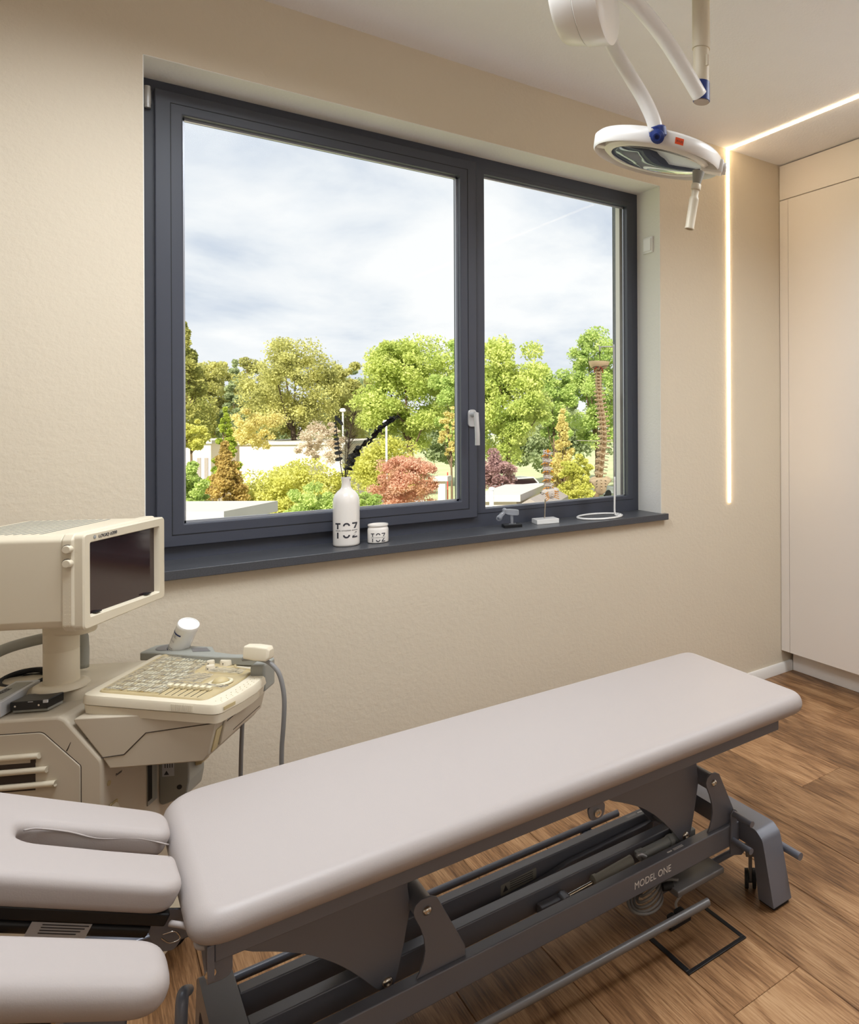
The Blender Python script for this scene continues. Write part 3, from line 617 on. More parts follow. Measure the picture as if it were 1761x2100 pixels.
for k in range(7):
    a = k * 2 * PI / 6; r = .055 if k < 6 else 0
    lring2 = [[LH(r, a, 0) + (lx * math.cos(t) + ly * math.sin(t)) * q + LN * h for t in [2 * PI * i / 20 for i in range(20)]] for q, h in ((.020, -.040), (.023, -.020), (.018, -.018), (.008, -.034))]
    loft(bm, lring2, True, True)
    for t in range(5): 
        p = LH(r + .01, a + t, -.019); cyl(bm, p, p + LN * .004, .003, n=6)
obj('light_module', bm, 'alu', lamp, smooth=.8)
bm = B(); lring(bm, [(.131, -.003), (.140, -.001), (.151, -.009), (.146, -.012), (.131, -.006), (.131, -.003)]); obj('inner_rim', bm, 'lamp_white', lamp, smooth=.9)
for a in (PI * .98, PI * .02 + .12):
    bm = B(); w_ = .10
    loft(bm, [[LH(q, a + s * w_, h) for s, h in ((-1, -.030), (1, -.030), (1, -.014), (-1, -.014))] for q in (.148, R - .004)])
    obj('spoke', bm, 'lamp_white', lamp, bevel=.003)
bm = B(); c_ = jt; lathe(bm, [(.019, -.012), (.0235, -.008), (.0235, .012), (.016, .018)], c_, (Vector((cp(1350, 284, 1.92))) - c_), 24); obj('joint_collar', bm, 'blue', lamp, smooth=.8)
bm = B(); lathe(bm, [(.018, 0), (.018, .016), (.010, .020), (.010, .028), (.006, .028), (.006, .022)], cp(1348, 279, 1.905), (-CF + Vector((0, 0, -.5))), 20); obj('joint_knob', bm, 'blue', lamp, smooth=.8)
# sticker on the ring facing the camera
tocam = math.atan2(-(CF.dot(ly)), -(CF.dot(lx)))
sa = math.atan2((cp(1377, 277, 2.0) - LC).dot(ly), (cp(1377, 277, 2.0) - LC).dot(lx))
bm = B(); aa = [sa - .065 + .13 * i / 6 for i in range(7)]
loft(bm, [[LH(R + .0006, a, h) for a in aa] for h in (-.012, -.029)], False, False, closed=False); st = obj('voltage_sticker', bm, 'orange', lamp, smooth=9)
p_ = LH(R + .0016, sa, -.0175); tx = (ly * math.cos(sa) - lx * math.sin(sa)); tx = tx if tx.dot(CR) > 0 else -tx
text('sticker_print', '24 V DC', .0080, p_ - tx * .0095, tx, -LN, 'print', st, width=.019)
# grip handle and side yoke
hb = cp(1432, 352, 2.02); he = cp(1413, 471, 2.02); hd = (he - hb)
bm = B(); lathe(bm, [(.017, 0), (.0165, .004), (.011, .034), (.0105, .036)], hb, hd, 24); obj('handle_socket', bm, 'grey_pl', lamp, smooth=.8)
bm = B(); lathe(bm, [(.0115, .034), (.0135, .036), (.0135, .050), (.010, .053), (.010, .070), (.0125, .073), (.0130, .080), (.0125, .155), (.0135, .157), (.0135, .160), (.010, .161), (.010, .157), (0, .157)], hb, hd, 28); obj('sterile_handle', bm, 'beige', lamp, smooth=.8)
bm = B(); loft(bm, [[LH(q, a0, h) for a0, h in ((-.10, -.034), (.14, -.034), (.14, .006), (-.10, .006))] for q in (R - .055, R + .010)]); obj('yoke', bm, 'lamp_white', lamp, bevel=.006, seg=3)
bm = B(); p = LH(R + .004, .02, -.012); cyl(bm, p - lx * .002, p + lx * .014, .017, n=24); obj('yoke_cap', bm, 'lamp_white', lamp, bevel=.003)

# ------------------------------------------------------------------ ultrasound machine
az = math.radians(31.5); MU = Vector((math.sin(az), math.cos(az), 0)); MV = Vector((math.cos(az), -math.sin(az), 0)); MO = Vector((-.01, 2.33, 0))
def W(a, b, z): return MO + MV * a + MU * b + Vector((0, 0, z))
us = thing('ultrasound_machine', 'cream ultrasound machine with monitor on a column and tilted keyboard', 'ultrasound machine', (-.01, 2.33, 0))
SIDE = lambda p, q, h: W(p, h, q)        # side profile (a, z) extruded along b
# cabinet body
bm = B(); prism(bm, roundpoly([(-.30, .165), (.142, .165), (.142, .592), (.066, .694), (.052, .700), (-.30, .700)], [.01, .02, .03, .02, .01, .01], 4), SIDE, -.10, .205)
body = obj('cabinet_body', bm, 'beige2', us, bevel=.006, seg=3)
bm = B(); prism(bm, roundpoly([(-.30, .05), (.10, .05), (.215, .06), (.215, .105), (.12, .172), (-.30, .172)], .012), SIDE, -.06, .17); obj('base', bm, 'beige', us, bevel=.008, seg=3)
for (a, b) in ((.17, -.01), (.17, .14), (-.25, -.01), (-.25, .14)):
    bm = B(); cyl(bm, W(a, b - .009, .028), W(a, b + .009, .028), .028, n=22); obj('castor_wheel', bm, 'rubber', us, smooth=.8)
# raised deck carrying the column
bm = B(); rr = roundpoly([(-.22, .0), (.03, .0), (.10, .10), (.10, .205), (-.22, .205)], .03)
loft(bm, [[W(p.x, p.y, h) for p in inset(rr, d)] for d, h in ((0, .698), (.004, .718), (.016, .730))]); obj('column_deck', bm, 'beige', us, smooth=.9)
KC = W(-.02, .03, 0)
bm = B(); lathe(bm, [(.055, .727), (.052, .736), (.042, .740), (.040, .740)], KC, (0, 0, 1), 48); obj('column_flange', bm, 'beige', us, smooth=.9)
bm = B(); lathe(bm, [(.034, .735), (.034, .815), (.0335, .8165), (.034, .818), (.034, .880)], KC, (0, 0, 1), 48); obj('column', bm, 'beige', us, smooth=.9)
bm = B(); prism(bm, roundpoly([(-.032, -.034), (.070, -.034), (.070, .034), (-.032, .034)], .033, 8), lambda a, b, h: KC + MV * a + MU * b + Vector((0, 0, h)), .856, .918); obj('swivel_collar', bm, 'beige', us, bevel=.006, seg=3)
# side panel with louvres
bm = B(); prism(bm, roundpoly([(-.29, .18), (.098, .18), (.098, .586), (.022, .668), (-.29, .668)], [.0, .0, .01, .02, 0]), SIDE, -.102, -.0985); sp2 = obj('side_panel', bm, 'beige2', us, bevel=.0015)
bm = B()
P_ = roundpoly([(-.29, .179), (.0995, .179), (.0995, .5866), (.0226, .6698), (-.29, .6698)], [.0, .0, .01, .02, 0])
prism(bm, P_, SIDE, -.1004, -.0995); obj('panel_joint', bm, 'gap', sp2)
bm = B(); box(bm, -.29, .009, -.1026, -.1015, .540, .602, lambda a, b, c: W(a, b, c)); obj('grille_recess', bm, 'gap', sp2)
for k, (z, a1) in enumerate(((.618, .018), (.586, .033), (.553, .049))):
    bm = B(); tube(bm, [W(-.29, -.106, z - .004), W(a1 - .03, -.106, z + .0), W(a1, -.106, z)], .0068, 12, 2); obj('grille_bar', bm, 'beige', sp2, smooth=.9)
bm = B(); box(bm, -.0, .010, -.1035, -.1025, .602, .612, lambda a, b, c: W(a, b, c)); obj('louvre_hole', bm, 'gap', sp2)
# corner joint line
bm = B(); tube(bm, [W(.070, -.1005, .622), W(.085, -.097, .650), W(.110, -.085, .6395)], .0012, 6, 4); obj('corner_joint', bm, 'gap', us)
# front: slot, side module, power switch
bm = B(); box(bm, .1425, .1445, .071, .111, .400, .60, lambda a, b, c: W(a, b, c)); sl = obj('cooling_slot', bm, 'grey_pl', us)
bm = B(); box(bm, .1446, .1455, .071, .088, .412, .60, lambda a, b, c: W(a, b, c)); obj('slot_void', bm, 'black', sl)
bm = B(); prism(bm, roundpoly([(.142, .370), (.205, .392), (.212, .43), (.212, .56), (.142, .56)], .012), SIDE, .125, .205); md = obj('connector_module', bm, 'grey_pl', us, bevel=.003)
bm = B(); box(bm, .150, .178, .1242, .1248, .448, .535, lambda a, b, c: W(a, b, c)); ml = obj('module_label', bm, 'label', md)
bm = B()
for k in range(4): box(bm, .156 + k * .0055, .158 + k * .0055, .1236, .1240, .47, .53, lambda a, b, c: W(a, b, c))
prism(bm, [(.154, .452), (.166, .452), (.160, .463)], lambda a, c, h: W(a, h, c), .1236, .1240); obj('label_print', bm, 'print', ml)
bm = B(); cyl(bm, W(.190, .125, .418), W(.190, .1235, .418), .006, n=16); obj('module_screw', bm, 'black', md)
bm = B(); prism(bm, roundpoly([(.212, .455), (.228, .46), (.240, .50), (.240, .58), (.212, .58)], .005), SIDE, .155, .195); obj('module_latch', bm, 'beige_y', md, bevel=.002)
bm = B(); box(bm, .1425, .1455, -.078, -.050, .40, .482, lambda a, b, c: W(a, b, c)); ps = obj('switch_recess', bm, 'beige_y', us, bevel=.001)
bm = B(); prism(bm, [(.145, .44), (.158, .452), (.150, .474), (.145, .478)], SIDE, -.074, -.056); obj('power_switch', bm, 'beige', ps, bevel=.001)
bm = B(); cyl(bm, W(.142, -.078, .532), W(.1435, -.078, .532), .006, n=20); obj('breaker_button', bm, 'beige_y', us, smooth=.8)
text('power_print', 'Power', .009, W(.1432, -.055, .536), MU, (0, 0, 1), 'print', ps)
# arm block under the keyboard
bm = B(); prism(bm, roundpoly([(.078, .694), (.140, .600), (.155, .573), (.350, .574), (.362, .590), (.382, .676), (.360, .690)], [.006, .02, .004, .01, .008, .01, .01], 4), SIDE, -.098, .17); ab_ = obj('arm_block', bm, 'beige2', us, bevel=.004, seg=2)
bm = B()
for p0, p1 in (((.139, .600), (.185, .604)), ((.185, .604), (.230, .650)), ((.230, .650), (.378, .662))):
    cyl(bm, W(p0[0], -.0985, p0[1]), W(p1[0], -.0985, p1[1]), .0011, n=6)
obj('cover_joint', bm, 'gap', ab_)
bm = B()
AF = lambda t, b, h: W(.362 + .020 * t + h, b, .590 + .086 * t)
box(bm, .05, .97, -.060, .165, .0, .006, AF); fr = obj('front_drawer', bm, 'beige2', ab_, bevel=.002)
bm = B(); box(bm, .02, .62, -.092, -.066, .0, .003, AF); obj('side_grip', bm, 'beige_y', ab_, bevel=.001)
bm = B(); box(bm, .72, .93, -.055, .16, .0062, .0075, AF); cp_ = obj('connector_strip', bm, 'grey_pl', ab_)
bm = B()
for k, b in enumerate((-.045, -.030, -.014, .000)): cyl(bm, AF(.83, b, .0075), AF(.83, b, .013), .005, n=14)
obj('socket_knob', bm, 'beige_y', cp_, smooth=.8)
bm = B(); cyl(bm, AF(.68, -.055, .0064), AF(.68, .16, .0064), .001, n=6); cyl(bm, AF(.18, -.0, .0064), AF(.18, .15, .0064), .0008, n=6); obj('drawer_joint', bm, 'gap', ab_)
# tilted keyboard console
KA, KB, KCc, KD = Vector((.082, -.078, .740)), Vector((.398, -.135, .714)), Vector((.392, .180, .714)), Vector((.092, .222, .740))
def T(s, t, h):
    bul = .030 * math.sin(PI * max(0, min(1, t))) * max(0, s) ** 2
    p = KA * (1 - s) * (1 - t) + KB * s * (1 - t) + KCc * s * t + KD * (1 - s) * t
    return W(p.x + bul, p.y, p.z + h)
def tpoly(P, r, k=5, sub=6):
    q = roundpoly(P, r, k); out = []
    for i in range(len(q)):
        a, b = q[i], q[(i + 1) % len(q)]; m = max(1, int((b - a).length * sub + .5))
        for j in range(m): out.append(a.lerp(b, j / m))
    return out
full_ = tpoly([(0, 0), (1, 0), (1, 1), (0, 1)], .07)
bm = B(); loft(bm, [[T(p.x, p.y, h) for p in inset(full_, d)] for d, h in ((.035, -.047), (.015, -.044), (.008, -.024), (.010, -.0235))]); obj('console_base', bm, 'beige', us, smooth=.8)
bm = B(); loft(bm, [[T(p.x, p.y, h) for p in inset(full_, d)] for d, h in ((.022, -.0235), (.010, -.0225), (0, -.021), (.004, -.006), (.012, -.001), (.022, .0))]); cons = obj('console_top', bm, 'beige', us, smooth=.7)
bm = B(); loft(bm, [[T(p.x, p.y, h) for p in inset(full_, d)] for d, h in ((.014, -.0255), (.014, -.0215))], False, False); obj('console_joint', bm, 'gap', us)
rec = tpoly([(.10, .09), (.84, .085), (.88, .72), (.74, .76), (.70, .90), (.33, .93), (.24, .955), (.085, .95)], .03)
bm = B(); loft(bm, [[T(p.x, p.y, h) for p in inset(rec, d)] for d, h in ((-.018, .0), (-.010, .0035), (.000, .0035), (.006, .0006))], False, True); kb = obj('keyboard_bed', bm, 'key_bed', us, smooth=.6)
rnd = random.Random(5)
kn = 0
for i in range(15):
    for j in range(9):
        s = .135 + i * .0255; t = .13 + j * .086
        if rnd.random() < .10: continue
        if s > .47: continue
        bm = B(); TT = lambda a, b, c: T(a, b, c)
        box(bm, s, s + .019, t, t + .062, .0006, .0042, TT); obj('key', bm, 'keys' if rnd.random() < .75 else 'beige_y', kb)
        kn += 1
for k in range(7):
    t = .13; s = .50 + k * .045
    bm = B(); box(bm, s, s + .004, t - .015, t + .12, .0006, .0012, T); obj('slider_slot', bm, 'black', kb)
    bm = B(); box(bm, s - .013, s + .016, t + .105, t + .145, .001, .010, T); obj('slider_knob', bm, 'keys', kb, bevel=.0015)
for (s, t, r, h) in ((.655, .835, .0155, .013), (.54, .80, .0095, .011), (.585, .68, .0105, .012)):
    bm = B(); p = T(s, t, .0006); lathe(bm, [(r * 1.05, 0), (r, .002), (r * .96, h - .002), (r * .88, h), (0, h)], p, (0, 0, 1), 28); ko = obj('rotary_knob', bm, 'beige', kb, smooth=.6)
    bm = B(); q_ = p - CF * r * 1.0 + Vector((0, 0, h * .5)); cyl(bm, q_ + CF * .001, q_ - CF * .0004, .0014, n=8); obj('knob_mark', bm, 'print', ko)
bm = B(); p = T(.765, .42, .0006); lathe(bm, [(.027, 0), (.026, .003), (.021, .004), (.019, .001)], p, (0, 0, 1), 36); obj('trackball_ring', bm, 'keys', kb, smooth=.9)
bm = B(); lathe(bm, [(.0185, .001), (.017, .005), (.013, .010), (.007, .013), (.0, .014)], p, (0, 0, 1), 32); obj('trackball', bm, 'beige_y', kb, smooth=9)
bm = B()
for k in range(16):
    t = .08 + k * .055
    for m_ in range(3): cyl(bm, T(.925 + m_ * .022, t + (m_ % 2) * .02, -.0002), T(.925 + m_ * .022, t + (m_ % 2) * .02, .0008), .0012, n=6)
o = obj('grip_dots', bm, 'keys', cons); o['kind'] = 'stuff'
bm = B(); lathe(bm, [(.010, 0), (.0098, .0008), (.0, .0008)], T(.82, .885, 0), (0, 0, 1), 28); obj('round_badge', bm, 'grey_pl', cons, smooth=.9)
for k in range(12):
    s = .665 + k * .0135
    bm = B(); cyl(bm, T(s, -.001, -.018), T(s, .001, -.004), .0012, n=6); obj('grip_rib', bm, 'beige', cons)
bm = B(); box(bm, 1.003, 1.006, .05, .16, -.016, -.008, T); obj('worn_sticker', bm, 'beige_y', cons)
# crinkled clear film over the keys
bm = B(); N1, N2 = 26, 26; vv = []
for i in range(N1 + 1):
    for j in range(N2 + 1):
        s = .105 + .41 * i / N1; t = .11 + .80 * j / N2; vv.append(bm.verts.new(T(s, t, .0058 + .0012 * math.sin(i * 1.9 + j * .7) * math.cos(j * 1.3))))
for i in range(N1):
    for j in range(N2): a = i * (N2 + 1) + j; bm.faces.new((vv[a], vv[a + N2 + 1], vv[a + N2 + 2], vv[a + 1]))
obj('protective_film', bm, 'film', kb, smooth=9)
for (s0, s1, t0, t1) in ((.50, .86, .29, .345), (.60, .84, .60, .72), (.5, .66, .36, .56)):
    bm = B(); vv = []
    for i in range(13):
        for j in range(7): vv.append(bm.verts.new(T(s0 + (s1 - s0) * i / 12, t0 + (t1 - t0) * j / 6, .0048 + .001 * math.sin(i * 2.1 + j))))
    for i in range(12):
        for j in range(6): a = i * 7 + j; bm.faces.new((vv[a], vv[a + 7], vv[a + 8], vv[a + 1]))
    obj('protective_film', bm, 'film', kb, smooth=9)
# accessory rail along the far side
bm = B(); prism(bm, roundpoly([(.045, .222), (.052, .285), (.10, .300), (.155, .262), (.215, .245), (.245, .195), (.300, .165), (.40, .140), (.40, .115), (.26, .150), (.09, .215)], .008), lambda a, b, h: W(a, b, h), .722, .744); rl = obj('accessory_rail', bm, 'grey_pl', us, bevel=.003)
bm = B(); lathe(bm, [(.030, .7445), (.030, .7452), (.0, .7452)], W(.100, .258, 0), (0, 0, 1), 32); obj('cup_hole', bm, 'steel_brown', rl)
bm = B(); prism(bm, [(.165, .238), (.205, .235), (.230, .200), (.185, .203)], lambda a, b, h: W(a, b, h), .7443, .7450); obj('probe_pocket', bm, 'steel_brown', rl)
bm = B(); box(bm, .385, .420, .06, .125, .672, .742, lambda a, b, c: W(a, b, c)); obj('probe_holder', bm, 'grey_pl', rl, bevel=.005)
# rear push handle
bm = B(); tube(bm, [W(-.26, .12, .70), W(-.25, .12, .765), W(-.20, .12, .80), W(-.11, .125, .822), W(-.045, .13, .826), W(-.035, .13, .80), W(-.035, .13, .74)], .0135, 16); obj('push_handle', bm, 'grey_pl', us, smooth=9)
# monitor
mon = obj('monitor_housing', (lambda b: prism(b, roundpoly([(-.145, .912), (.145, .912), (.150, .93), (.150, 1.108), (.138, 1.1175), (-.138, 1.1175), (-.152, 1.108), (-.152, .93)], .012), lambda p, q, h: W(h, p - .005, q), -.16, .100))(B()), 'beige', us, bevel=.006, seg=3)
bm = B(); prism(bm, roundpoly([(-.150, .905), (.152, .905), (.160, .920), (.160, 1.108), (.150, 1.121), (-.150, 1.121), (-.160, 1.108), (-.160, .92)], .010), lambda p, q, h: W(h, p - .002, q), .098, .122); obj('bezel_back', bm, 'beige', us, bevel=.004)
bm = B()
o_ = roundpoly([(-.157, .907), (.161, .904), (.161, 1.1165), (-.157, 1.1195)], .012, 6); i_ = roundpoly([(-.137, .931), (.137, .922), (.137, 1.0955), (-.137, 1.0995)], .006, 6)
loft(bm, [[W(h, p.x, p.y) for p in pts] for h, pts in ((.121, o_), (.137, o_), (.140, inset(o_, .003)), (.140, i_), (.1385, inset(i_, .001)), (.128, inset(i_, .004)))], False, False)
bz = obj('monitor_bezel', bm, 'beige', us, smooth=.6)
bm = B(); prism(bm, inset(i_, .003), lambda p, q, h: W(h, p, q), .124, .1285); scr = obj('screen', bm, 'screen', bz)
bm = B(); box(bm, .129, .1375, -.112, -.092, .9345, .9372, lambda a, b, c: W(a, b, c)); obj('screen_clip', bm, 'black', scr)
bm = B(); box(bm, .129, .1375, .083, .103, .9285, .931, lambda a, b, c: W(a, b, c)); obj('screen_clip', bm, 'black', scr)
for z in (1.089, 1.058):
    bm = B(); cyl(bm, W(.112, -.1605, z), W(.112, -.166, z), .0098, n=24); k_ = obj('monitor_knob', bm, 'gap', us, smooth=.8)
    bm = B(); cyl(bm, W(.114, -.160, z), W(.114, -.172, z), .0088, n=24); obj('knob_cap', bm, 'beige', k_, bevel=.0015)
bm = B()
for k in range(14):
    for m_ in range(2): cyl(bm, W(.106 + m_ * .009, -.1615, 1.03 - k * .0085), W(.106 + m_ * .009, -.1625, 1.03 - k * .0085), .0009, n=6)
o = obj('grip_dots', bm, 'beige', us); o['kind'] = 'stuff'
text('badge_text', 'LOGIQ α200', .0105, W(.1401, -.108, 1.1042), MU, (0, 0, 1), 'print', bz, shear=.15, width=.066)
bm = B(); lathe(bm, [(.0046, 0), (.0046, .0005), (0, .0005)], W(.1401, -.1205, 1.1082), MV, 24); bd = obj('round_badge', bm, 'grey_pl', bz)
text('badge_letters', 'GE', .006, W(.1407, -.1238, 1.1061), MU, (0, 0, 1), 'label', bd)
bm = B()
for k in range(11): box(bm, -.14 + k * .017, -.134 + k * .017, -.12, .12, 1.1178, 1.1184, lambda a, b, c: W(a, b, c))
o = obj('top_vents', bm, 'grey_pl', mon); o['kind'] = 'stuff'

# things lying on the machine
t = thing('power_adapter', 'black metal adapter box with scuffed edges lying on the ultrasound machine', 'device', W(-.02, -.05, .70))
AB = lambda a, b, c: W(-.064, -.068, .703) + (MV * 1.0 + MU * .02) * a + (MU * 1.0 + MV * .05) * b + Vector((0, 0, c))
bm = B(); box(bm, 0, .074, 0, .052, .006, .026, AB); obj('case', bm, 'black', t, bevel=.002)
bm = B(); box(bm, .003, .073, .004, .050, 0, .006, AB); obj('base_plate', bm, 'grey_pl', t, bevel=.001)
for a in (.011, .058):
    bm = B(); cyl(bm, AB(a, 0, .016), AB(a, -.0012, .016), .0022, n=12); obj('screw', bm, 'chrome', t)
bm = B(); box(bm, .036, .046, -.0004, 0, .0235, .0250, AB); box(bm, .066, .0745, -.0004, .003, .020, .0262, AB); obj('scuff', bm, 'label', t)
t = thing('silver_adapter', 'long silver metal adapter box at the left picture edge beside the black one', 'device', W(-.1, 0, .70))
SB = lambda a, b, c: W(-.120, -.088, .703) + MV * a + (MU + MV * -.12) * b + Vector((0, 0, c))
bm = B(); box(bm, 0, .052, 0, .150, 0, .034, SB); obj('case', bm, 'label', t, bevel=.0015)
bm = B(); box(bm, .008, .044, .02, .135, .034, .0346, SB); pp = obj('rating_plate', bm, 'grey_pl', t)
text('plate_text', 'FREEZE', .016, SB(.018, .04, .0347), MU, -MV, 'print', pp)
t = thing('cable_bundle', 'coiled black cable behind the silver adapter box', 'cable', W(-.16, .06, .70))
bm = B()
for k in range(6):
    r = .045 + .004 * (k % 3); tube(bm, [W(-.150 + r * 1.1 * math.cos(q) + .006 * k, .085 + r * .9 * math.sin(q), .713 + .008 * (k % 4) + .008 * math.sin(q)) for q in [2 * PI * i / 10 for i in range(11)]], .0042, 8, 3)
obj('coil', bm, 'rubber', t, smooth=9)
# probe with its cable
t = thing('ultrasound_probe', 'cream ultrasound probe lying in the holder with a hanging grey cable', 'ultrasound probe', W(.41, .08, .745))
bm = B(); A0 = W(.392, .030, .756); ax_ = (CR * 1.0 - CU * .10).normalized()
up = Vector((0, 0, 1)); sd = ax_.cross(up)
rings = []
for q, wz, wy in ((-.030, .010, .012), (-.027, .0155, .017), (0, .0175, .019), (.030, .0165, .018), (.036, .010, .012)):
    pl_ = roundpoly([(-wy, -wz), (wy, -wz), (wy * .75, wz), (-wy * .75, wz)], .005, 3); rings.append([cp(528, 1337, (W(.40, .05, .75) - Vector((0, 0, CZ))).dot(CF)) + ax_ * q + sd * p.x + up * p.y for p in pl_])
loft(bm, rings); obj('probe_head', bm, 'beige', t, bevel=.002)
dp = (W(.40, .05, .75) - Vector((0, 0, CZ))).dot(CF)
cpts = [cp(498, 1352, dp), cp(520, 1351, dp), cp(548, 1357, dp), cp(569, 1376, dp), cp(579, 1405, dp), cp(583, 1440, dp), cp(581, 1490, dp), cp(578, 1530, dp), cp(577, 1580, dp), cp(577, 1640, dp)]
bm = B(); tube(bm, cpts, .0052, 12, 5); obj('probe_cable', bm, 'cable_grey', t, smooth=9)
d2 = dp + .02
t = thing('hanging_cable', 'straight grey cable hanging from under the keyboard', 'cable', cp(496, 1460, d2))
bm = B(); tube(bm, [cp(500, 1395, d2 - .03), cp(500, 1430, d2), cp(497, 1480, d2), cp(494, 1560, d2), cp(493, 1660, d2)], .0048, 12, 5); obj('cord', bm, 'cable_grey', t, smooth=9)
# wipes tub
t = thing('wipes_tub', 'white wipes canister with navy print leaning in the cup holder', 'canister', W(.10, .258, .745))
d3 = (W(.10, .258, .745) - Vector((0, 0, CZ))).dot(CF)
p0 = cp(361, 1341, d3); axv = (CR * .48 + CU * .86 - CF * .20).normalized(); HL = .106
bm = B(); lathe(bm, [(.0235, -.012), (.0245, -.008), (.0255, HL - .012), (.0258, HL - .011), (.0262, HL - .004), (.025, HL - .001), (.022, HL), (.0215, HL - .0015), (.0, HL - .0015)], p0, axv, 48); tub = obj('canister_body', bm, 'white_gloss', t, smooth=.7)
# print wraps on the side facing the camera
nx = (CR - axv * CR.dot(axv)).normalized(); nf = axv.cross(nx); nf = nf if nf.dot(CF) < 0 else -nf
def TB(s, h, o=0.0): # s arc length to the right of the facing line, h along axis
    a = s / .0253; return p0 + axv * h + (nx * math.sin(a) + nf * math.cos(a)) * (.0253 + .0006 + o)
def wrapbox(bm, s0, s1, h0, h1, f=TB, n=8):
    V = [[bm.verts.new(f(s0 + (s1 - s0) * i / n, h)) for i in range(n + 1)] for h in (h0, h1)]
    for i in range(n): bm.faces.new((V[0][i], V[0][i + 1], V[1][i + 1], V[1][i]))
bm = B(); wrapbox(bm, -.030, .004, .076, .0805); obj('navy_band', bm, 'print_blue', tub)
rnd = random.Random(9)
def wrap_text(name, s_, size, s0, h0, m, parent, f, flip=False, width=None, sx=1.0):
    cu = bpy.data.curves.new(name, 'FONT'); cu.body = s_; cu.size = size; cu.resolution_u = 2; cu.offset = size * .006
    tt = bpy.data.objects.new(name, cu); C.objects.link(tt); bpy.context.view_layer.update()
    me = bpy.data.meshes.new_from_object(tt.evaluated_get(bpy.context.evaluated_depsgraph_get())); bpy.data.objects.remove(tt)
    xs = [v.co.x for v in me.vertices]; k = (width / (max(xs) - min(xs))) if width else sx; x_0 = min(xs)
    for v in me.vertices: v.co = f(s0 + (v.co.x - x_0) * k * (-1 if flip else 1), h0 + v.co.y * (-1 if flip else 1))
    return obj(name, me, m, parent)
wrap_text('brand_text', 'mikrozid', .0115, -.028, .006, 'print_blue', tub, TB, width=.034)
bm = B(); wrapbox(bm, -.026, -.014, .013, .021); obj('logo_patch', bm, 'print_blue', tub)
wrap_text('logo_letters', 's&m', .006, -.0245, .0155, 'label', tub, lambda s, h: TB(s, h, .0003), width=.008)
wrap_text('line_text', 'sensitive wipes', .006, -.024, .0245, 'print', tub, TB, width=.030)
wrap_text('line_text', 'universal', .006, -.024, .0300, 'print', tub, TB, width=.020)
for k in range(11):
    hh = .042 + k * .003; s0 = -.031 + rnd.random() * .002
    wrap_text('small_print', rnd.choice(['Desinfektion', 'für Medizinprodukte', 'Art. Nr. 109', 'gebrauchsfertig', 'alkoholfrei']), .0028, s0, hh, 'print', tub, TB, width=.012 + rnd.random() * .016)

# ------------------------------------------------------------------ things on the window sill
SZ = .924
# bottle vase
bx, by = .743, 2.792
vase = thing('bottle_vase', 'tall white ceramic bottle vase printed TOZ with dried sprigs', 'vase', (bx, by, SZ))
bm = B(); lathe(bm, [(.038, 0), (.0425, .003), (.043, .008), (.043, .150), (.042, .165), (.037, .180), (.028, .191), (.019, .199), (.0155, .206), (.0148, .214), (.0150, .232), (.0163, .236), (.0163, .240), (.0140, .241), (.0125, .239), (.0125, .2)], (bx, by, SZ), (0, 0, 1), 64); vb = obj('bottle_body', bm, 'ceramic', vase, smooth=.9)
def facing(cx_, cy_, r, z0, turn=0.0):
    a0 = math.atan2(-cy_, -cx_) + turn
    return lambda s, h, o=.0005: Vector((cx_ + (r + o) * math.cos(a0 + s / r), cy_ + (r + o) * math.sin(a0 + s / r), z0 + h))
def toz(f, wd, h0, ht, parent):
    gap = ht * .115; sw_ = ht * .10; mid = h0 + ht / 2; uL = mid + gap; lT = mid - gap; top = h0 + ht; bot = h0; cw = wd * .26
    xs_ = [-wd / 2, -cw / 2 + wd * .005, wd / 2 - cw]
    # T
    bm = B(); wrapbox(bm, xs_[0], xs_[0] + cw, top - sw_, top, f); c = xs_[0] + cw / 2; wrapbox(bm, c - sw_ * .55, c + sw_ * .55, uL - .1 * gap, top - sw_ * 1.0, f, 3); obj('logo_letter_t', bm, 'print', parent)
    bm = B(); wrapbox(bm, c - sw_ * .55, c + sw_ * .55, bot, lT, f, 3); obj('logo_letter_t', bm, 'print', parent)
    # O as two arcs
    c = xs_[1] + cw / 2; r1 = cw * .56; r0 = r1 - sw_ * 1.05
    for sgn, zc in ((1, top - r1), (-1, bot + r1)):
        bm = B(); V = []
        for k in range(15):
            t_ = PI * k / 14; V.append([bm.verts.new(f(c + math.cos(t_) * q, zc + sgn * math.sin(t_) * q)) for q in (r0, r1)])
        for a, b in zip(V, V[1:]): bm.faces.new((a[0], a[1], b[1], b[0]))
        obj('logo_letter_o', bm, 'print', parent)
    # Z
    x0, x1 = xs_[2], xs_[2] + cw
    def quad(bm, P): bm.faces.new([bm.verts.new(f(*p)) for p in P])
    bm = B(); wrapbox(bm, x0, x1, top - sw_, top, f); quad(bm, [(x1 - sw_ * 1.3, top - sw_), (x1, top - sw_), (x1 - (top - sw_ - uL) * .55, uL), (x1 - (top - sw_ - uL) * .55 - sw_ * 1.3, uL)]); obj('logo_letter_z', bm, 'print', parent)
    bm = B(); wrapbox(bm, x0, x1, bot, bot + sw_, f); quad(bm, [(x0, bot + sw_), (x0 + sw_ * 1.3, bot + sw_), (x0 + (lT - bot - sw_) * .75 + sw_ * 1.3, lT), (x0 + (lT - bot - sw_) * .75, lT)]); obj('logo_letter_z', bm, 'print', parent)
    wrap_text('logo_line', 'THERAPIE / ORTHOPÄDIE / ZENTRUM', ht * .11, -wd / 2, mid - ht * .04, 'print', parent, f, width=wd)
toz(facing(bx, by, .043, SZ), .078, .030, .054, vb)
jx, jy = .846, 2.780
jar = thing('ceramic_jar', 'small white ceramic jar printed TOZ right of the bottle vase', 'jar', (jx, jy, SZ))
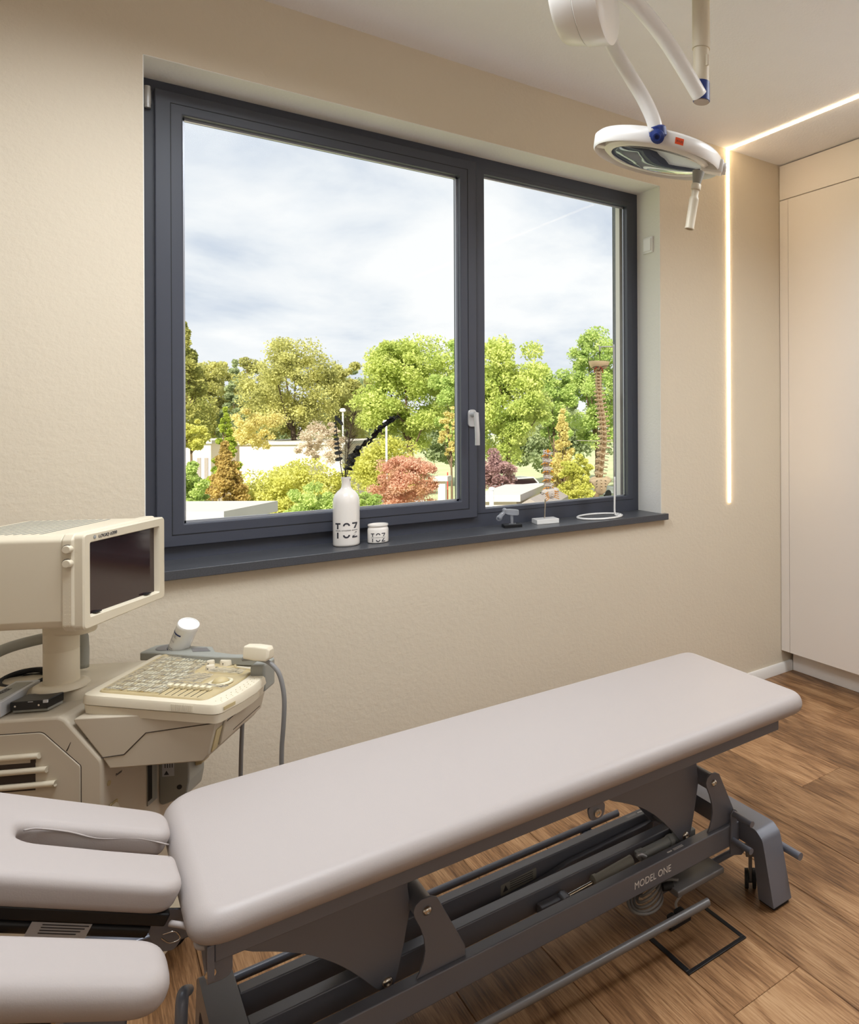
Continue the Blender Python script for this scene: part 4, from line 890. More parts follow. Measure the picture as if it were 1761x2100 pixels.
bm = B(); lathe(bm, [(.030, 0), (.0345, .003), (.0350, .010), (.0350, .047), (.0335, .053), (.0315, .056), (.0315, .058), (.0340, .060), (.0345, .0635), (.0335, .0665), (.0310, .0665), (.0295, .063), (.029, .01), (.0, .006)], (jx, jy, SZ), (0, 0, 1), 56); jb = obj('jar_body', bm, 'ceramic', jar, smooth=.9)
toz(facing(jx, jy, .035, SZ), .050, .006, .031, jb)

# sprigs (camera-facing plane directions just give each twig its sideways lean)
top_v = Vector((bx, by, SZ + .235)); S1 = CR; 
def vp(px, py, dd=0.0): return cp(px, py, top_v.dot(CF) + dd)
def leaf(bm, c, n, u, a, b, cup=.15, k=10):
    n = n.normalized(); u = (u - n * u.dot(n)).normalized(); v = n.cross(u)
    ring = [c + u * a * math.cos(t) + v * b * math.sin(t) + n * cup * a * (math.cos(t) ** 2) for t in [2 * PI * i / k for i in range(k)]]
    V = [bm.verts.new(p) for p in ring]; W2 = [bm.verts.new(p + n * .0008) for p in ring]
    bm.faces.new(V[::-1]); bm.faces.new(W2)
    for i in range(k): bm.faces.new((V[i], V[(i + 1) % k], W2[(i + 1) % k], W2[i]))
t = thing('eucalyptus_sprig', 'upright dark dried sprig with flat round leaves at the left of the vase', 'dried sprig', vp(706, 984), 'dried sprigs in the bottle vase')
st1 = [vp(706, 990), vp(700, 965), vp(697, 940), vp(694, 915), vp(690, 885), vp(688, 860), vp(687, 852)]
bm = B(); tube(bm, st1, .0014, 6, 5); obj('stem', bm, 'stem_dark', t, smooth=9)
for k, (px, py, w_) in enumerate(((696, 942, .013), (695, 929, .013), (692, 919, .010), (692, 910, .009), (691, 901, .009), (690, 892, .007), (689, 884, .006), (689, 876, .005), (689, 868, .005))):
    bm = B(); leaf(bm, vp(px - 1, py, random.uniform(-.004, .004)), -CF * .75 + Vector((random.uniform(-.1, .1), random.uniform(-.1, .1), 1)), CR, w_ * 1.05, w_ * .85, .1); obj('leaf', bm, 'leaf_dark', t)
for (px, py, r_) in ((690, 858, .4), (695, 863, -.6), (699, 867, -.9)):
    bm = B(); leaf(bm, vp(px, py), CR * .6 + CF * -.6 + CU * .3, CR * -.5 + CU * .9, .011, .006, .2); obj('leaf', bm, 'leaf_dark', t)
t = thing('eucalyptus_sprig', 'long dark dried sprig leaning right out of the vase', 'dried sprig', vp(709, 984), 'dried sprigs in the bottle vase')
st2 = [vp(708, 990), vp(713, 965), vp(722, 940), vp(735, 920), vp(752, 906), vp(768, 893), vp(782, 878), vp(797, 864), vp(808, 858), vp(816, 855)]
bm = B(); tube(bm, st2, .0014, 6, 5); obj('stem', bm, 'stem_dark', t, smooth=9)
cs = crom(st2, 8); rnd = random.Random(4)
for i, p in enumerate(cs):
    if i < 10 or (i % 2 and i < 40): continue
    f_ = i / len(cs); big = (.0125 if f_ < .40 else .0085 if f_ < .85 else .004) * rnd.uniform(.75, 1.2)
    for s in range(2):
        bm = B(); leaf(bm, p + CR * rnd.uniform(-.006, .006) + CU * rnd.uniform(-.007, .007) + CF * rnd.uniform(-.006, .006), Vector((rnd.uniform(-1, 1), rnd.uniform(-1, 1), rnd.uniform(-1, 1))), CR + CU * rnd.uniform(-1, 1), big, big * .8, .3, 8); obj('leaf', bm, 'leaf_dark', t)
t = thing('grass_plume', 'feathery dry grass plume in the middle of the vase', 'dried grass', vp(709, 984), 'dried sprigs in the bottle vase')
bm = B(); tube(bm, [vp(708, 988), vp(710, 955), vp(714, 920), vp(718, 890), vp(724, 858), vp(727, 848)], .0012, 6, 5); tube(bm, [vp(707, 988), vp(708, 950), vp(709, 910), vp(710, 880)], .0010, 6, 5); obj('stem', bm, 'stem_dark', t, smooth=9)
bm = B(); cs = crom([vp(709, 970), vp(714, 920), vp(718, 890), vp(724, 858), vp(727, 848)], 60); rnd = random.Random(8)
for i in range(0, len(cs), 2):
    p = cs[i]; f_ = i / len(cs)
    for s in (-1, 1):
        d = (CU * rnd.uniform(.7, 1.3) + CR * s * rnd.uniform(.25, 1.0) + CF * rnd.uniform(-.5, .5)).normalized(); ln = rnd.uniform(.03, .065) * (1.05 - .3 * f_)
        q1 = p + d * ln * .5; q2 = p + d * ln + CR * s * .006
        tube(bm, [p, q1, q2], lambda u: .00055 * (1 - .6 * u), 3, 0, False)
o = obj('plume_fibres', bm, 'stem_pale', t); o['kind'] = 'stuff'
for (px, py) in ((712, 888), (714, 911), (715, 916)):
    bm = B(); c = vp(px, py); lathe(bm, [(.0, -.010), (.003, -.005), (.0038, 0), (.002, .006), (.0, .010)], c, CU + CR * .2, 12); obj('seed_head', bm, 'stem_dark', t, smooth=9)
for (px, py, ex, ey) in ((706, 978, 694, 975), (712, 978, 720, 968), (708, 980, 717, 985), (705, 975, 699, 969)):
    bm = B(); leaf(bm, (vp(px, py) + vp(ex, ey)) / 2, Vector((rnd.uniform(-.4, .4), rnd.uniform(-.4, .4), 1)), vp(ex, ey) - vp(px, py), .014, .006, .2); obj('loose_leaf', bm, 'leaf_dark', t)

# clear joint model on black base
qx, qy = 1.372, 2.790
t = thing('clear_joint_model', 'small clear acrylic joint model on a black base', 'anatomical model', (qx, qy, SZ))
RB = lambda a, b, c: Vector((qx, qy, SZ)) + Vector((.975, -.22, 0)) * a + Vector((.22, .975, 0)) * b + Vector((0, 0, c))
bm = B(); box(bm, -.036, .036, -.026, .026, 0, .012, RB); obj('base', bm, 'black', t, bevel=.001)
bm = B(); cyl(bm, RB(0, 0, .012), RB(0, 0, .050), .0055, n=20); box(bm, -.012, .016, -.005, .005, .012, .014, RB); obj('rod', bm, 'clear', t, smooth=.8)
bm = B()
rg = []
for a, z0, z1, w_ in ((-.030, .058, .076, .007), (-.018, .052, .074, .010), (-.008, .049, .074, .011), (.020, .046, .070, .012), (.026, .048, .068, .010)):
    rg.append([RB(a, p.x, p.y) for p in roundpoly([(-w_, z0), (w_, z0), (w_, z1), (-w_, z1)], .004, 2)])
loft(bm, rg); lathe(bm, [(.0, -.008), (.006, -.006), (.010, 0), (.006, .006), (.0, .008)], RB(-.030, 0, .072), (0, 0, 1), 14); obj('upper_bone', bm, 'clear', t, smooth=9)
bm = B(); tube(bm, [RB(-.028, 0, .064), RB(-.040, 0, .054), RB(-.054, -.004, .040)], lambda u: .007 + .003 * u, 10, 4); lathe(bm, [(.008, -.003), (.012, -.003), (.012, .003), (.008, .003), (.008, -.003)], RB(-.052, -.004, .040), (.3, 1, .2), 18, caps=False); obj('lower_bone', bm, 'clear', t, smooth=9)

# vertebra builder
def vertebra(name, c, sc, m, parent, up=Vector((0, 0, 1)), back=None, tp=1.0, sp=1.0, h=.5):
    up = up.normalized(); back = back - up * back.dot(up); back.normalize(); side = back.cross(up)
    P = lambda a, b, z: c + side * a * sc + back * b * sc + up * z * sc
    bm = B(); prof = [(.80, -h), (1.0, -h * .92), (.84, -h * .3), (.80, 0), (.84, h * .3), (1.0, h * .92), (.80, h)]
    loft(bm, [[P(math.cos(t) * 1.05 * r, math.sin(t) * .8 * r - .9, z) for t in [2 * PI * i / 18 for i in range(18)]] for r, z in prof])
    for s in (-1, 1):
        tube(bm, [P(s * .55, -.4, .1), P(s * .75, .15, .12), P(s * .45, .7, .05), P(0, .95, -.05)], .2 * sc, 8, 3)
        tube(bm, [P(s * .70, .1, .1), P(s * 1.25 * tp, .25, .12), P(s * 1.75 * tp, .35, .22)], lambda u: (.20 + .06 * u) * sc, 8, 3)
        tube(bm, [P(s * .55, .4, .15), P(s * .60, .5, .62)], .17 * sc, 8, 2); tube(bm, [P(s * .5, .5, -.1), P(s * .52, .6, -.6)], .16 * sc, 8, 2)
    tube(bm, [P(0, .85, .0), P(0, 1.35, -.12), P(0, 1.35 + .5 * sp, -.35 * sp)], lambda u: (.20 - .05 * u) * sc, 8, 3)
    return obj(name, bm, m, parent, smooth=9)
def sacrum(c, sc, m, parent, up, back, ln=3.3):
    up = up.normalized(); back = (back - up * back.dot(up)).normalized(); side = back.cross(up)
    P = lambda a, b, z: c + side * a * sc + back * b * sc + up * z * sc
    bm = B(); R_ = []
    for k in range(9):
        u_ = k / 8; w_ = 2.0 * (1 - u_) ** .7 * (1 + .18 * math.sin(u_ * 9)) + .30; d_ = .55 * (1 - u_) + .16; zz = -ln * u_; bb = .2 + 1.1 * math.sin(u_ * 2.2) * .6
        if k == 0: w_ = 1.3
        R_.append([P(math.cos(t) * w_, bb + math.sin(t) * d_ * (1 + .25 * math.cos(4 * t)), zz) for t in [2 * PI * i / 20 for i in range(20)]])
    loft(bm, R_)
    for s in (-1, 1): tube(bm, [P(s * 1.0, .2, -.15), P(s * 1.75, .3, -.3), P(s * 2.1, .4, -1.0)], lambda u: (.45 - .15 * u) * sc, 10, 3)
    for k in range(4): tube(bm, [P(0, .9 + .35 * math.sin(k * .6), -.4 - k * .6), P(0, 1.25 + .35 * math.sin(k * .6), -.5 - k * .6)], .16 * sc, 8, 1)
    return obj('sacrum', bm, m, parent, smooth=9), P
# lumbar model on white base
lx0, ly0 = 1.530, 2.800
t = thing('lumbar_spine_model', 'short lumbar spine model with orange nerves on a white base', 'anatomical model', (lx0, ly0, SZ))
RB = lambda a, b, c: Vector((lx0, ly0, SZ)) + Vector((.985, -.17, 0)) * a + Vector((.17, .985, 0)) * b + Vector((0, 0, c))
bm = B(); box(bm, -.048, .048, -.036, .036, 0, .019, RB); obj('base', bm, 'white_gloss', t, bevel=.0012)
bm = B(); cyl(bm, RB(-.004, 0, .019), RB(0, 0, .10), .0032, n=16); obj('rod', bm, 'chrome', t, smooth=.9)
dl = Vector((lx0, ly0, 0)).dot(CF); LPc = lambda px, py: cp(px, py, dl)
bk = (-CF * .75 + CR * .55)          # spinous side faces room, slightly right
vs = [LPc(1123, 930), LPc(1122, 946), LPc(1123, 963), LPc(1124, 980), LPc(1125, 996)]
sc_ = .0158
for k, c in enumerate(vs):
    u_ = (vs[max(0, k - 1)] - vs[min(len(vs) - 1, k + 1)]); vo = vertebra('vertebra', c - bk.normalized() * .002, sc_, 'bone_w', t, u_, bk, .72, .5, .86)
    if k < 4:
        m_ = (c + vs[k + 1]) / 2; un = u_.normalized(); bn = (bk - un * bk.dot(un)).normalized(); bm = B(); lathe(bm, [(.0125, -.0035), (.0145, 0), (.0125, .0035)], m_ - bn * .0145, un, 18); obj('disc', bm, 'disc', t, smooth=9)
    side = bk.normalized().cross(u_.normalized())
    for s in (-1, 1):
        bm = B(); q = c + side * s * .006 + u_.normalized() * -.006; tube(bm, [q, q + side * s * .012 - u_.normalized() * .003 - CF * .004, q + side * s * .021 - u_.normalized() * .008 - CF * .006], lambda u: .0022 * (1.3 - u * .5), 8, 3); obj('nerve', bm, 'nerve_o', t, smooth=9)
    bm = B(); q = c + bn * .004 if k < 4 else c; lathe(bm, [(0, -.005), (.0035, -.002), (.0035, .002), (0, .005)], c - CF * .010 - u_.normalized() * .008, CU, 10); obj('nerve', bm, 'nerve_o', t, smooth=9)
bm = B(); tube(bm, [vs[0] - CF * .0 + CU * .0, vs[0] + CU * .013, vs[0] + CU * .019], .0035, 8, 3); tube(bm, [vs[0] + CU * .012, vs[0] + CU * .010 - CR * .012], .0022, 8, 1); tube(bm, [vs[0] + CU * .012, vs[0] + CU * .008 + CR * .013], .0022, 8, 1); obj('nerve', bm, 'nerve_o', t, smooth=9)
so, SP = sacrum(LPc(1126, 1003) , .0175, 'bone_w', t, (CU * 1 - CR * .12), bk, 2.3)
for k in range(4):
    for s in (-1, 1):
        bm = B(); tube(bm, [SP(s * .6, .9, -.5 - k * .5), SP(s * 1.2, 1.2, -.7 - k * .55), SP(s * 1.7, 1.2, -1.0 - k * .55)], .0016, 7, 3); obj('nerve', bm, 'nerve_o', t, smooth=9)

# hanging full spine on its stand
rx, ry = 1.793, 2.786
t = thing('spine_model_stand', 'white wire stand with a ring base and hooked pole', 'stand', (rx, ry, SZ))
bm = B(); rings = []
RR = .104; yk = .82
pts = [Vector((rx + RR * math.cos(a), ry + RR * yk * math.sin(a), SZ + .0048)) for a in [2 * PI * i / 64 for i in range(65)]]
tube(bm, pts, .0048, 10, 0); obj('ring_base', bm, 'white_gloss', t, smooth=9)
px0, py0 = 1.850, 2.752
bm = B(); tube(bm, [(rx + RR * math.cos(-.3), ry + RR * yk * math.sin(-.3), SZ + .0048), (px0 + .012, py0 - .002, SZ + .006), (px0, py0, SZ + .02), (px0, py0, SZ + .10), (px0, py0, SZ + .18)], .0042, 12, 6); obj('lower_pole', bm, 'white_gloss', t, smooth=9)
dpz = Vector((px0, py0, 0)).dot(CF); Q = lambda px, py, dd=0: cp(px, py, dpz + dd)
zt = Q(1258, 712).z
hook = Q(1229, 716)
bm = B(); tube(bm, [(px0, py0, SZ + .18), (px0, py0, 1.3), (px0, py0, zt - .02), Vector((px0, py0, zt)) + CR * -.004 + Vector((0, 0, .0)), Q(1250, 711), Q(1238, 711), Q(1232, 712), Q(1229, 718), Q(1229.5, 713), Q(1228, 708)], .0030, 10, 6); obj('upper_pole', bm, 'handle', t, smooth=9)
t = thing('spine_model', 'long hanging spine model with skull base and dark green nerves', 'anatomical model', hook)
bm = B(); tube(bm, [Q(1230, 713), Q(1229, 718), Q(1229.5, 724)], .0016, 8, 3); lathe(bm, [(.0035, -.001), (.005, 0), (.0035, .001)], Q(1229.5, 724), CF, 16, caps=False); cyl(bm, Q(1229.5, 725), Q(1229.5, 736), .0020, n=10); obj('hanger', bm, 'stem_dark', t, smooth=9)
# occiput plate: shallow bowl
bm = B(); oc = Q(1226, 742); rings = []
for r, h in ((.001, .002), (.040, .003), (.050, .002), (.051, -.003), (.046, -.016), (.036, -.030), (.018, -.036), (.001, -.036)):
    rings.append([oc + CR * r * .92 * math.cos(a) * (1 + .10 * math.cos(a)) + CF * r * .75 * math.sin(a) + CU * h for a in [2 * PI * i / 36 for i in range(36)]])
loft(bm, rings); obj('occiput', bm, 'bone', t, smooth=.9)
path = crom([Q(1227, 754), Q(1227, 785), Q(1229, 812), Q(1232, 835), Q(1236, 860), Q(1238, 885), Q(1238, 910), Q(1235, 930), Q(1233, 950), Q(1231, 967), Q(1230, 978)], 20)
acc = [0]
for a, b in zip(path, path[1:]): acc.append(acc[-1] + (b - a).length)
Lt = acc[-1]
def along(s):
    for i in range(len(acc) - 1):
        if acc[i + 1] >= s: f = (s - acc[i]) / max(1e-9, acc[i + 1] - acc[i]); return path[i].lerp(path[i + 1], f), (path[i] - path[i + 1]).normalized()
    return path[-1], (path[-2] - path[-1]).normalized()
bk2 = (-CF * .9 + CR * .35)
hs_ = [.62] * 7 + [.78 + .02 * k for k in range(12)] + [1.25, 1.28, 1.3, 1.3, 1.3]; tot = sum(hs_); s_ = 0
for k, h_ in enumerate(hs_):
    s_ += h_ / 2 / tot * Lt; c, u_ = along(s_); s_ += h_ / 2 / tot * Lt; seg = h_ / tot * Lt
    sc_ = (.0140 if k < 7 else .0140 + .0002 * (k - 7) if k < 19 else .0170); hh = seg * .42 / sc_
    bk3 = bk2 if k >= 7 else (-CF * .8 + CR * .1)
    vertebra('vertebra', c, sc_, 'bone', t, u_, bk3, (.62 if k < 7 else 1.0 if k < 19 else .95), (.4 if k < 7 else .9 if k < 19 else .6), hh)
    bn = (bk3 - u_ * bk3.dot(u_)).normalized()
    bm = B(); lathe(bm, [(sc_ * .85, -seg * .11), (sc_ * .95, 0), (sc_ * .85, seg * .11)], c - bn * sc_ * .9 - u_ * seg * .5, u_, 16); obj('disc', bm, 'disc', t, smooth=9)
    for s in (-1, 1):
        if s == 1 and 7 <= k < 16: continue
        bm = B(); q = c - u_ * seg * .4 + CR * s * sc_ * .6; tube(bm, [q, q + CR * s * .010 - CU * .002, q + CR * s * .021 - CU * (.007 if k < 20 else .010) * (1 if s < 0 else .6)], .0011, 6, 3); obj('nerve', bm, 'nerve_g', t, smooth=9)
for (a, b) in ((1218, 1207), (1219, 1206), (1233, 1246), (1234, 1248)):
    bm = B(); tube(bm, [Q(1228, 752 + abs(a - 1218) * .6, -.03), Q(a, 752 + (b % 3) * 4, -.03), Q(b, 750 + (b % 4) * 5, -.02)], .0013, 6, 3); obj('nerve', bm, 'nerve_g', t, smooth=9)
for s in (-1, 1):
    bm = B(); tube(bm, [Q(1227 + s * 3, 752, -.03), Q(1227 + s * 8, 758, -.03), Q(1227 + s * 9, 765, -.02)], .0022, 8, 3); obj('artery', bm, 'red', t, smooth=9)
so, SP = sacrum(Q(1230, 979), .0215, 'bone', t, CU, bk2, 3.6)
for k in range(3):
    for s in (-1, 1):
        bm = B(); tube(bm, [SP(s * .5, .9, -.5 - k * .6), SP(s * 1.1, 1.2, -.7 - k * .6)], .0012, 6, 3); obj('nerve', bm, 'nerve_g', t, smooth=9)

# ------------------------------------------------------------------ outdoors
ZG = -4.3
GRASS = mat('meadow', srgb(176, 182, 136), 0.95, var=0.35, vscale=.35)
ROOF_W = mat('pale_roof', srgb(190, 184, 176), 0.8, var=.06, vscale=3)
WALL_W = mat('white_house_wall', srgb(214, 202, 188), 0.9, var=.04, vscale=.6)
ROOF_G = mat('grey_roof', srgb(150, 140, 132), 0.8, var=.15, vscale=8)
bm = B(); box(bm, -80, 160, 6, 220, ZG - .3, ZG); g = struct('ground', bm, GRASS); g['label'] = 'grass and yards outside'
asph = mat('asphalt', srgb(176, 172, 168), 0.95, var=.08, vscale=2)
def at(px, depth, z):      # ground position under a bearing, real distance in metres
    p = CR * ((px - CX) / FPX) * depth + CF * depth; return Vector((p.x, p.y, z))
def zat(py, depth): return CZ - (py - CY) / FPX * depth
PXM = lambda depth: depth / FPX
def cards(pts, size, rnd, flat=.0):
    n = len(pts); a = rnd.normal(size=(n, 3)); a[:, 2] += flat; a /= np.linalg.norm(a, axis=1)[:, None]
    h = rnd.normal(size=(n, 3)); u = np.cross(a, h); u /= np.linalg.norm(u, axis=1)[:, None]; v = np.cross(a, u)
    s = (size * rnd.uniform(.6, 1.3, n))[:, None]
    V = np.empty((n, 4, 3)); V[:, 0] = pts - u * s * .5; V[:, 1] = pts + v * s * .34; V[:, 2] = pts + u * s * .5; V[:, 3] = pts - v * s * .34
    return V.reshape(-1, 3)
def mesh_quads(name, V):
    n = len(V) // 4; me = bpy.data.meshes.new(name); me.vertices.add(len(V)); me.vertices.foreach_set('co', V.astype(np.float32).ravel())
    me.loops.add(n * 4); me.loops.foreach_set('vertex_index', np.arange(n * 4, dtype=np.int32)); me.polygons.add(n)
    me.polygons.foreach_set('loop_start', np.arange(n, dtype=np.int32) * 4); me.polygons.foreach_set('loop_total', np.full(n, 4, np.int32)); me.update(); return me
BARK = mat('bark', srgb(112, 92, 70), 0.9, var=.25, vscale=6); BARK_D = mat('dark_bark', srgb(78, 64, 50), 0.9, var=.25, vscale=6)
def tree(name, label, px, depth, top, bottom, hw, m, n=9000, leaf_=.16, shape='round', cat='tree', bark=BARK, clumps=46, trunk=True, group=None, dens=.80, seed=0, fill=.25):
    """px: bearing of the trunk; top/bottom: heights of crown (m); hw: half width (m)"""
    n = int(n * 1.5); leaf_ = leaf_ * .78
    rnd = np.random.default_rng(100 + seed); base = at(px, depth, ZG); th = thing(name, label, cat, base, group)
    H = top - bottom; cz = (top + bottom) / 2
    if shape == 'cone':
        t = rnd.uniform(0, 1, clumps) ** .8; r = hw * (1 - t) ** .9 * np.sqrt(rnd.uniform(.3, 1, clumps)); a = rnd.uniform(0, 2 * PI, clumps)
        cc = np.c_[r * np.cos(a), r * np.sin(a), bottom + t * H]; cr_ = hw * (.26 * (1 - t) + .09) * rnd.uniform(.6, 1.3, clumps)
    else:
        d = rnd.normal(size=(clumps, 3)); d /= np.linalg.norm(d, axis=1)[:, None]; q = rnd.uniform(.2, 1.15, clumps) ** .5
        cr_ = hw * rnd.uniform(.10, .34, clumps) * (46 / max(46, clumps)) ** .25
        cc = d * q[:, None] * np.array([hw * .80, hw * .80, H / 2 * .82]); cc[:, 2] += cz
        if shape == 'dome': cc[:, 2] = bottom + np.abs(cc[:, 2] - cz) * 1.7
    k = rnd.integers(0, clumps, n); d = rnd.normal(size=(n, 3)); d /= np.linalg.norm(d, axis=1)[:, None]
    rr_ = rnd.uniform(dens, 1.08, n) ; inner = rnd.uniform(size=n) < fill; rr_[inner] = rnd.uniform(.2, 1, inner.sum())
    P = cc[k] + d * (cr_[k] * rr_)[:, None] * np.array([1, 1, .78]) + rnd.normal(size=(n, 3)) * hw * .02; P[:, 0] += base.x; P[:, 1] += base.y
    me = mesh_quads('crown', cards(P, leaf_, rnd, .5)); o = obj('crown', me, m, th)
    if trunk:
        r0 = max(.05, hw * .055); tb_ = B(); zc = bottom + H * .35
        tube(tb_, [Vector((base.x, base.y, ZG - .1)), Vector((base.x + hw * .03, base.y, (ZG + zc) / 2)), Vector((base.x - hw * .02, base.y, zc))], lambda u: r0 * (1.25 - .6 * u), 9, 3)
        for j in rnd.permutation(clumps)[:9]:
            s0 = Vector((base.x, base.y, bottom + H * rnd.uniform(.0, .30))); e_ = Vector((base.x + cc[j][0] * .9, base.y + cc[j][1] * .9, max(s0.z + .3, cc[j][2])))
            tube(tb_, [s0, s0.lerp(e_, .5) + Vector((0, 0, -.06 * H)), e_], lambda u: r0 * (.5 - .38 * u), 6, 3)
        obj('trunk', tb_, bark, th, smooth=9)
    return th
G1 = leaf_mat('leaf_spring_green', srgb(160, 178, 92), srgb(230, 234, 158), srgb(202, 212, 122))
G2 = leaf_mat('leaf_olive', srgb(166, 166, 104), srgb(226, 222, 152), srgb(200, 198, 124))
G3 = leaf_mat('leaf_fresh', srgb(150, 176, 98), srgb(220, 230, 154), srgb(188, 206, 122))
G4 = leaf_mat('leaf_blue_green', srgb(146, 160, 118), srgb(192, 202, 154))
G5 = leaf_mat('leaf_yellow', srgb(188, 190, 92), srgb(236, 234, 150), srgb(214, 212, 116))
G6 = leaf_mat('leaf_pale_yellow', srgb(206, 192, 116), srgb(246, 236, 170))
RD = leaf_mat('leaf_salmon', srgb(196, 158, 120), srgb(238, 204, 180), srgb(222, 176, 150))
PU = leaf_mat('leaf_plum', srgb(142, 104, 106), srgb(212, 180, 174))
TH = leaf_mat('leaf_thuja_bronze', srgb(172, 146, 84), srgb(226, 202, 128))
TG = leaf_mat('leaf_thuja_green', srgb(134, 156, 62), srgb(206, 216, 96))
CN = leaf_mat('needle_green', srgb(146, 152, 82), srgb(208, 204, 124))
def TR(name, label, px, depth, ytop, ybot, hwpx, m, **k): return tree(name, label, px, depth, zat(ytop, depth), zat(ybot, depth), hwpx * PXM(depth), m, **k)
TR('conifer_tree', 'tall yellow-green conifer cut by the left edge of the window glass', 372, 42, 655, 900, 66, CN, n=16000, leaf_=.20, shape='cone', clumps=90, seed=1)
TR('leafy_tree', 'olive leafy tree behind the conifer at the left of the big pane', 438, 48, 712, 900, 62, G2, n=14000, leaf_=.22, seed=2, clumps=60)
TR('conifer_tree', 'blue-green conifer between the olive tree and the airy tree', 482, 44, 735, 905, 34, G4, n=10000, leaf_=.18, shape='cone', clumps=60, seed=3)
TR('leafy_tree', 'large airy yellow-olive tree left of the vase sprigs', 600, 40, 682, 905, 108, G2, n=22000, leaf_=.17, seed=4, clumps=100, fill=.5, dens=.6, bark=BARK_D)
TR('leafy_tree', 'big bright green tree behind the leaning sprig', 838, 38, 678, 930, 124, G1, n=30000, leaf_=.19, seed=5, clumps=110)
TR('leafy_tree', 'green tree beside the right edge of the big pane', 945, 36, 682, 950, 62, G3, n=15000, leaf_=.19, seed=6, clumps=60)
TR('leafy_tree', 'bright green tree with visible forked trunk in the small pane', 1040, 32, 668, 960, 100, G1, n=26000, leaf_=.17, seed=7, clumps=90, dens=.7)
TR('leafy_tree', 'pale green feathery tree behind the hanging spine model', 1222, 46, 662, 930, 84, G3, n=18000, leaf_=.20, seed=8, clumps=80)
TR('leafy_tree', 'green tree low between the two crowns of the small pane', 1140, 48, 765, 935, 56, G4, n=10000, leaf_=.22, seed=9, clumps=50)
TR('leafy_tree', 'far green tree low behind the airy tree', 715, 52, 745, 930, 62, G4, n=10000, leaf_=.24, seed=10, clumps=50)
TR('shrub', 'pale flowering shrub in front of the white wall', 520, 34, 830, 925, 60, G6, n=7000, leaf_=.12, seed=11, clumps=40, trunk=False, cat='shrub', fill=.6, dens=.4)
TR('shrub', 'pale whitish twiggy shrub left of the vase', 655, 31, 850, 960, 52, leaf_mat('leaf_whitish', srgb(190, 170, 140), srgb(240, 228, 210)), n=6500, leaf_=.09, seed=12, clumps=46, trunk=False, cat='shrub', fill=.7, dens=.3)
TR('thuja', 'bronze thuja with a green tip at the left of the big pane', 461, 22, 905, 1090, 52, TH, n=14000, leaf_=.10, shape='cone', clumps=90, seed=13, cat='shrub')
TR('thuja', 'narrow green thuja behind the bronze one', 462, 25, 833, 985, 28, TG, n=8000, leaf_=.11, shape='cone', clumps=50, seed=14, cat='shrub')
TR('shrub', 'green shrub at the lower left corner of the big pane', 392, 20, 935, 1060, 42, G3, n=8000, leaf_=.10, seed=15, clumps=40, trunk=False, cat='shrub')
TR('shrub', 'yellow-green shrub above the low roof at the left edge of the glass', 392, 26, 850, 925, 34, G5, n=6000, leaf_=.11, seed=16, clumps=36, trunk=True, cat='shrub')
TR('hedge', 'wide yellow-green hedge below the white wall', 600, 24, 940, 1120, 128, G5, n=30000, leaf_=.11, seed=17, clumps=90, trunk=False, cat='hedge')
TR('shrub', 'green shrub just left of the bottle vase', 640, 21, 985, 1110, 60, G3, n=9000, leaf_=.09, seed=18, clumps=50, trunk=False, cat='shrub')
TR('shrub', 'salmon red shrub right of the bottle vase', 832, 24, 920, 1070, 74, RD, n=15000, leaf_=.09, seed=19, clumps=90, trunk=False, cat='shrub', fill=.5, dens=.5)
TR('shrub', 'bright yellow-green shrub behind the salmon one', 790, 30, 895, 1010, 86, G5, n=11000, leaf_=.13, seed=20, clumps=60, trunk=False, cat='shrub')
TR('shrub', 'yellow-green shrub under the salmon shrub by the vase', 745, 22, 985, 1090, 34, G3, n=6000, leaf_=.08, seed=24, clumps=36, trunk=False, cat='shrub')
TR('shrub', 'plum-coloured shrub at the lower left of the small pane', 1016, 26, 918, 1040, 44, PU, n=9000, leaf_=.10, seed=21, clumps=50, trunk=False, cat='shrub')
TR('larch_tree', 'slender yellow larch between the lumbar and the hanging spine', 1153, 20, 838, 1060, 44, G6, n=13000, leaf_=.085, shape='cone', clumps=90, seed=22, fill=.6, dens=.4)
TR('shrub', 'yellow bushy shrub behind the white base of the lumbar model', 1180, 19, 925, 1060, 42, G5, n=8000, leaf_=.08, seed=23, clumps=60, trunk=False, cat='shrub')
TR('leafy_tree', 'thin light tree in front of the right edge of the big pane', 925, 30, 820, 960, 26, G6, n=4500, leaf_=.10, seed=25, clumps=40, fill=.6, dens=.4)
for k, (px, dd, yt, hw_) in enumerate(((300, 60, 800, 104), (510, 62, 800, 102), (717, 62, 815, 100), (920, 60, 800, 100), (1125, 60, 815, 100), (1330, 60, 780, 102))):
    TR('treeline', ['dark green distant treeline left of the window view', 'distant treeline behind the airy tree', 'distant treeline behind the vase sprigs', 'distant treeline behind the mullion', 'distant treeline behind the yellow larch', 'distant treeline at the right of the view'][k], px, dd, yt, 960, hw_, G4, n=9000, leaf_=.42, seed=40 + k, clumps=50, trunk=False)
TR('leafy_tree', 'pale olive tree filling the dip between the airy and the big bright tree', 722, 45, 728, 920, 58, G2, n=12000, leaf_=.20, seed=60, clumps=60, fill=.4)
TR('leafy_tree', 'soft olive tree just right of the blue-green conifer', 515, 47, 725, 910, 52, G2, n=10000, leaf_=.20, seed=61, clumps=50, fill=.4)
TR('leafy_tree', 'pale green tree filling the low gap in the small pane', 1135, 42, 740, 930, 50, G3, n=10000, leaf_=.19, seed=62, clumps=50, fill=.4)
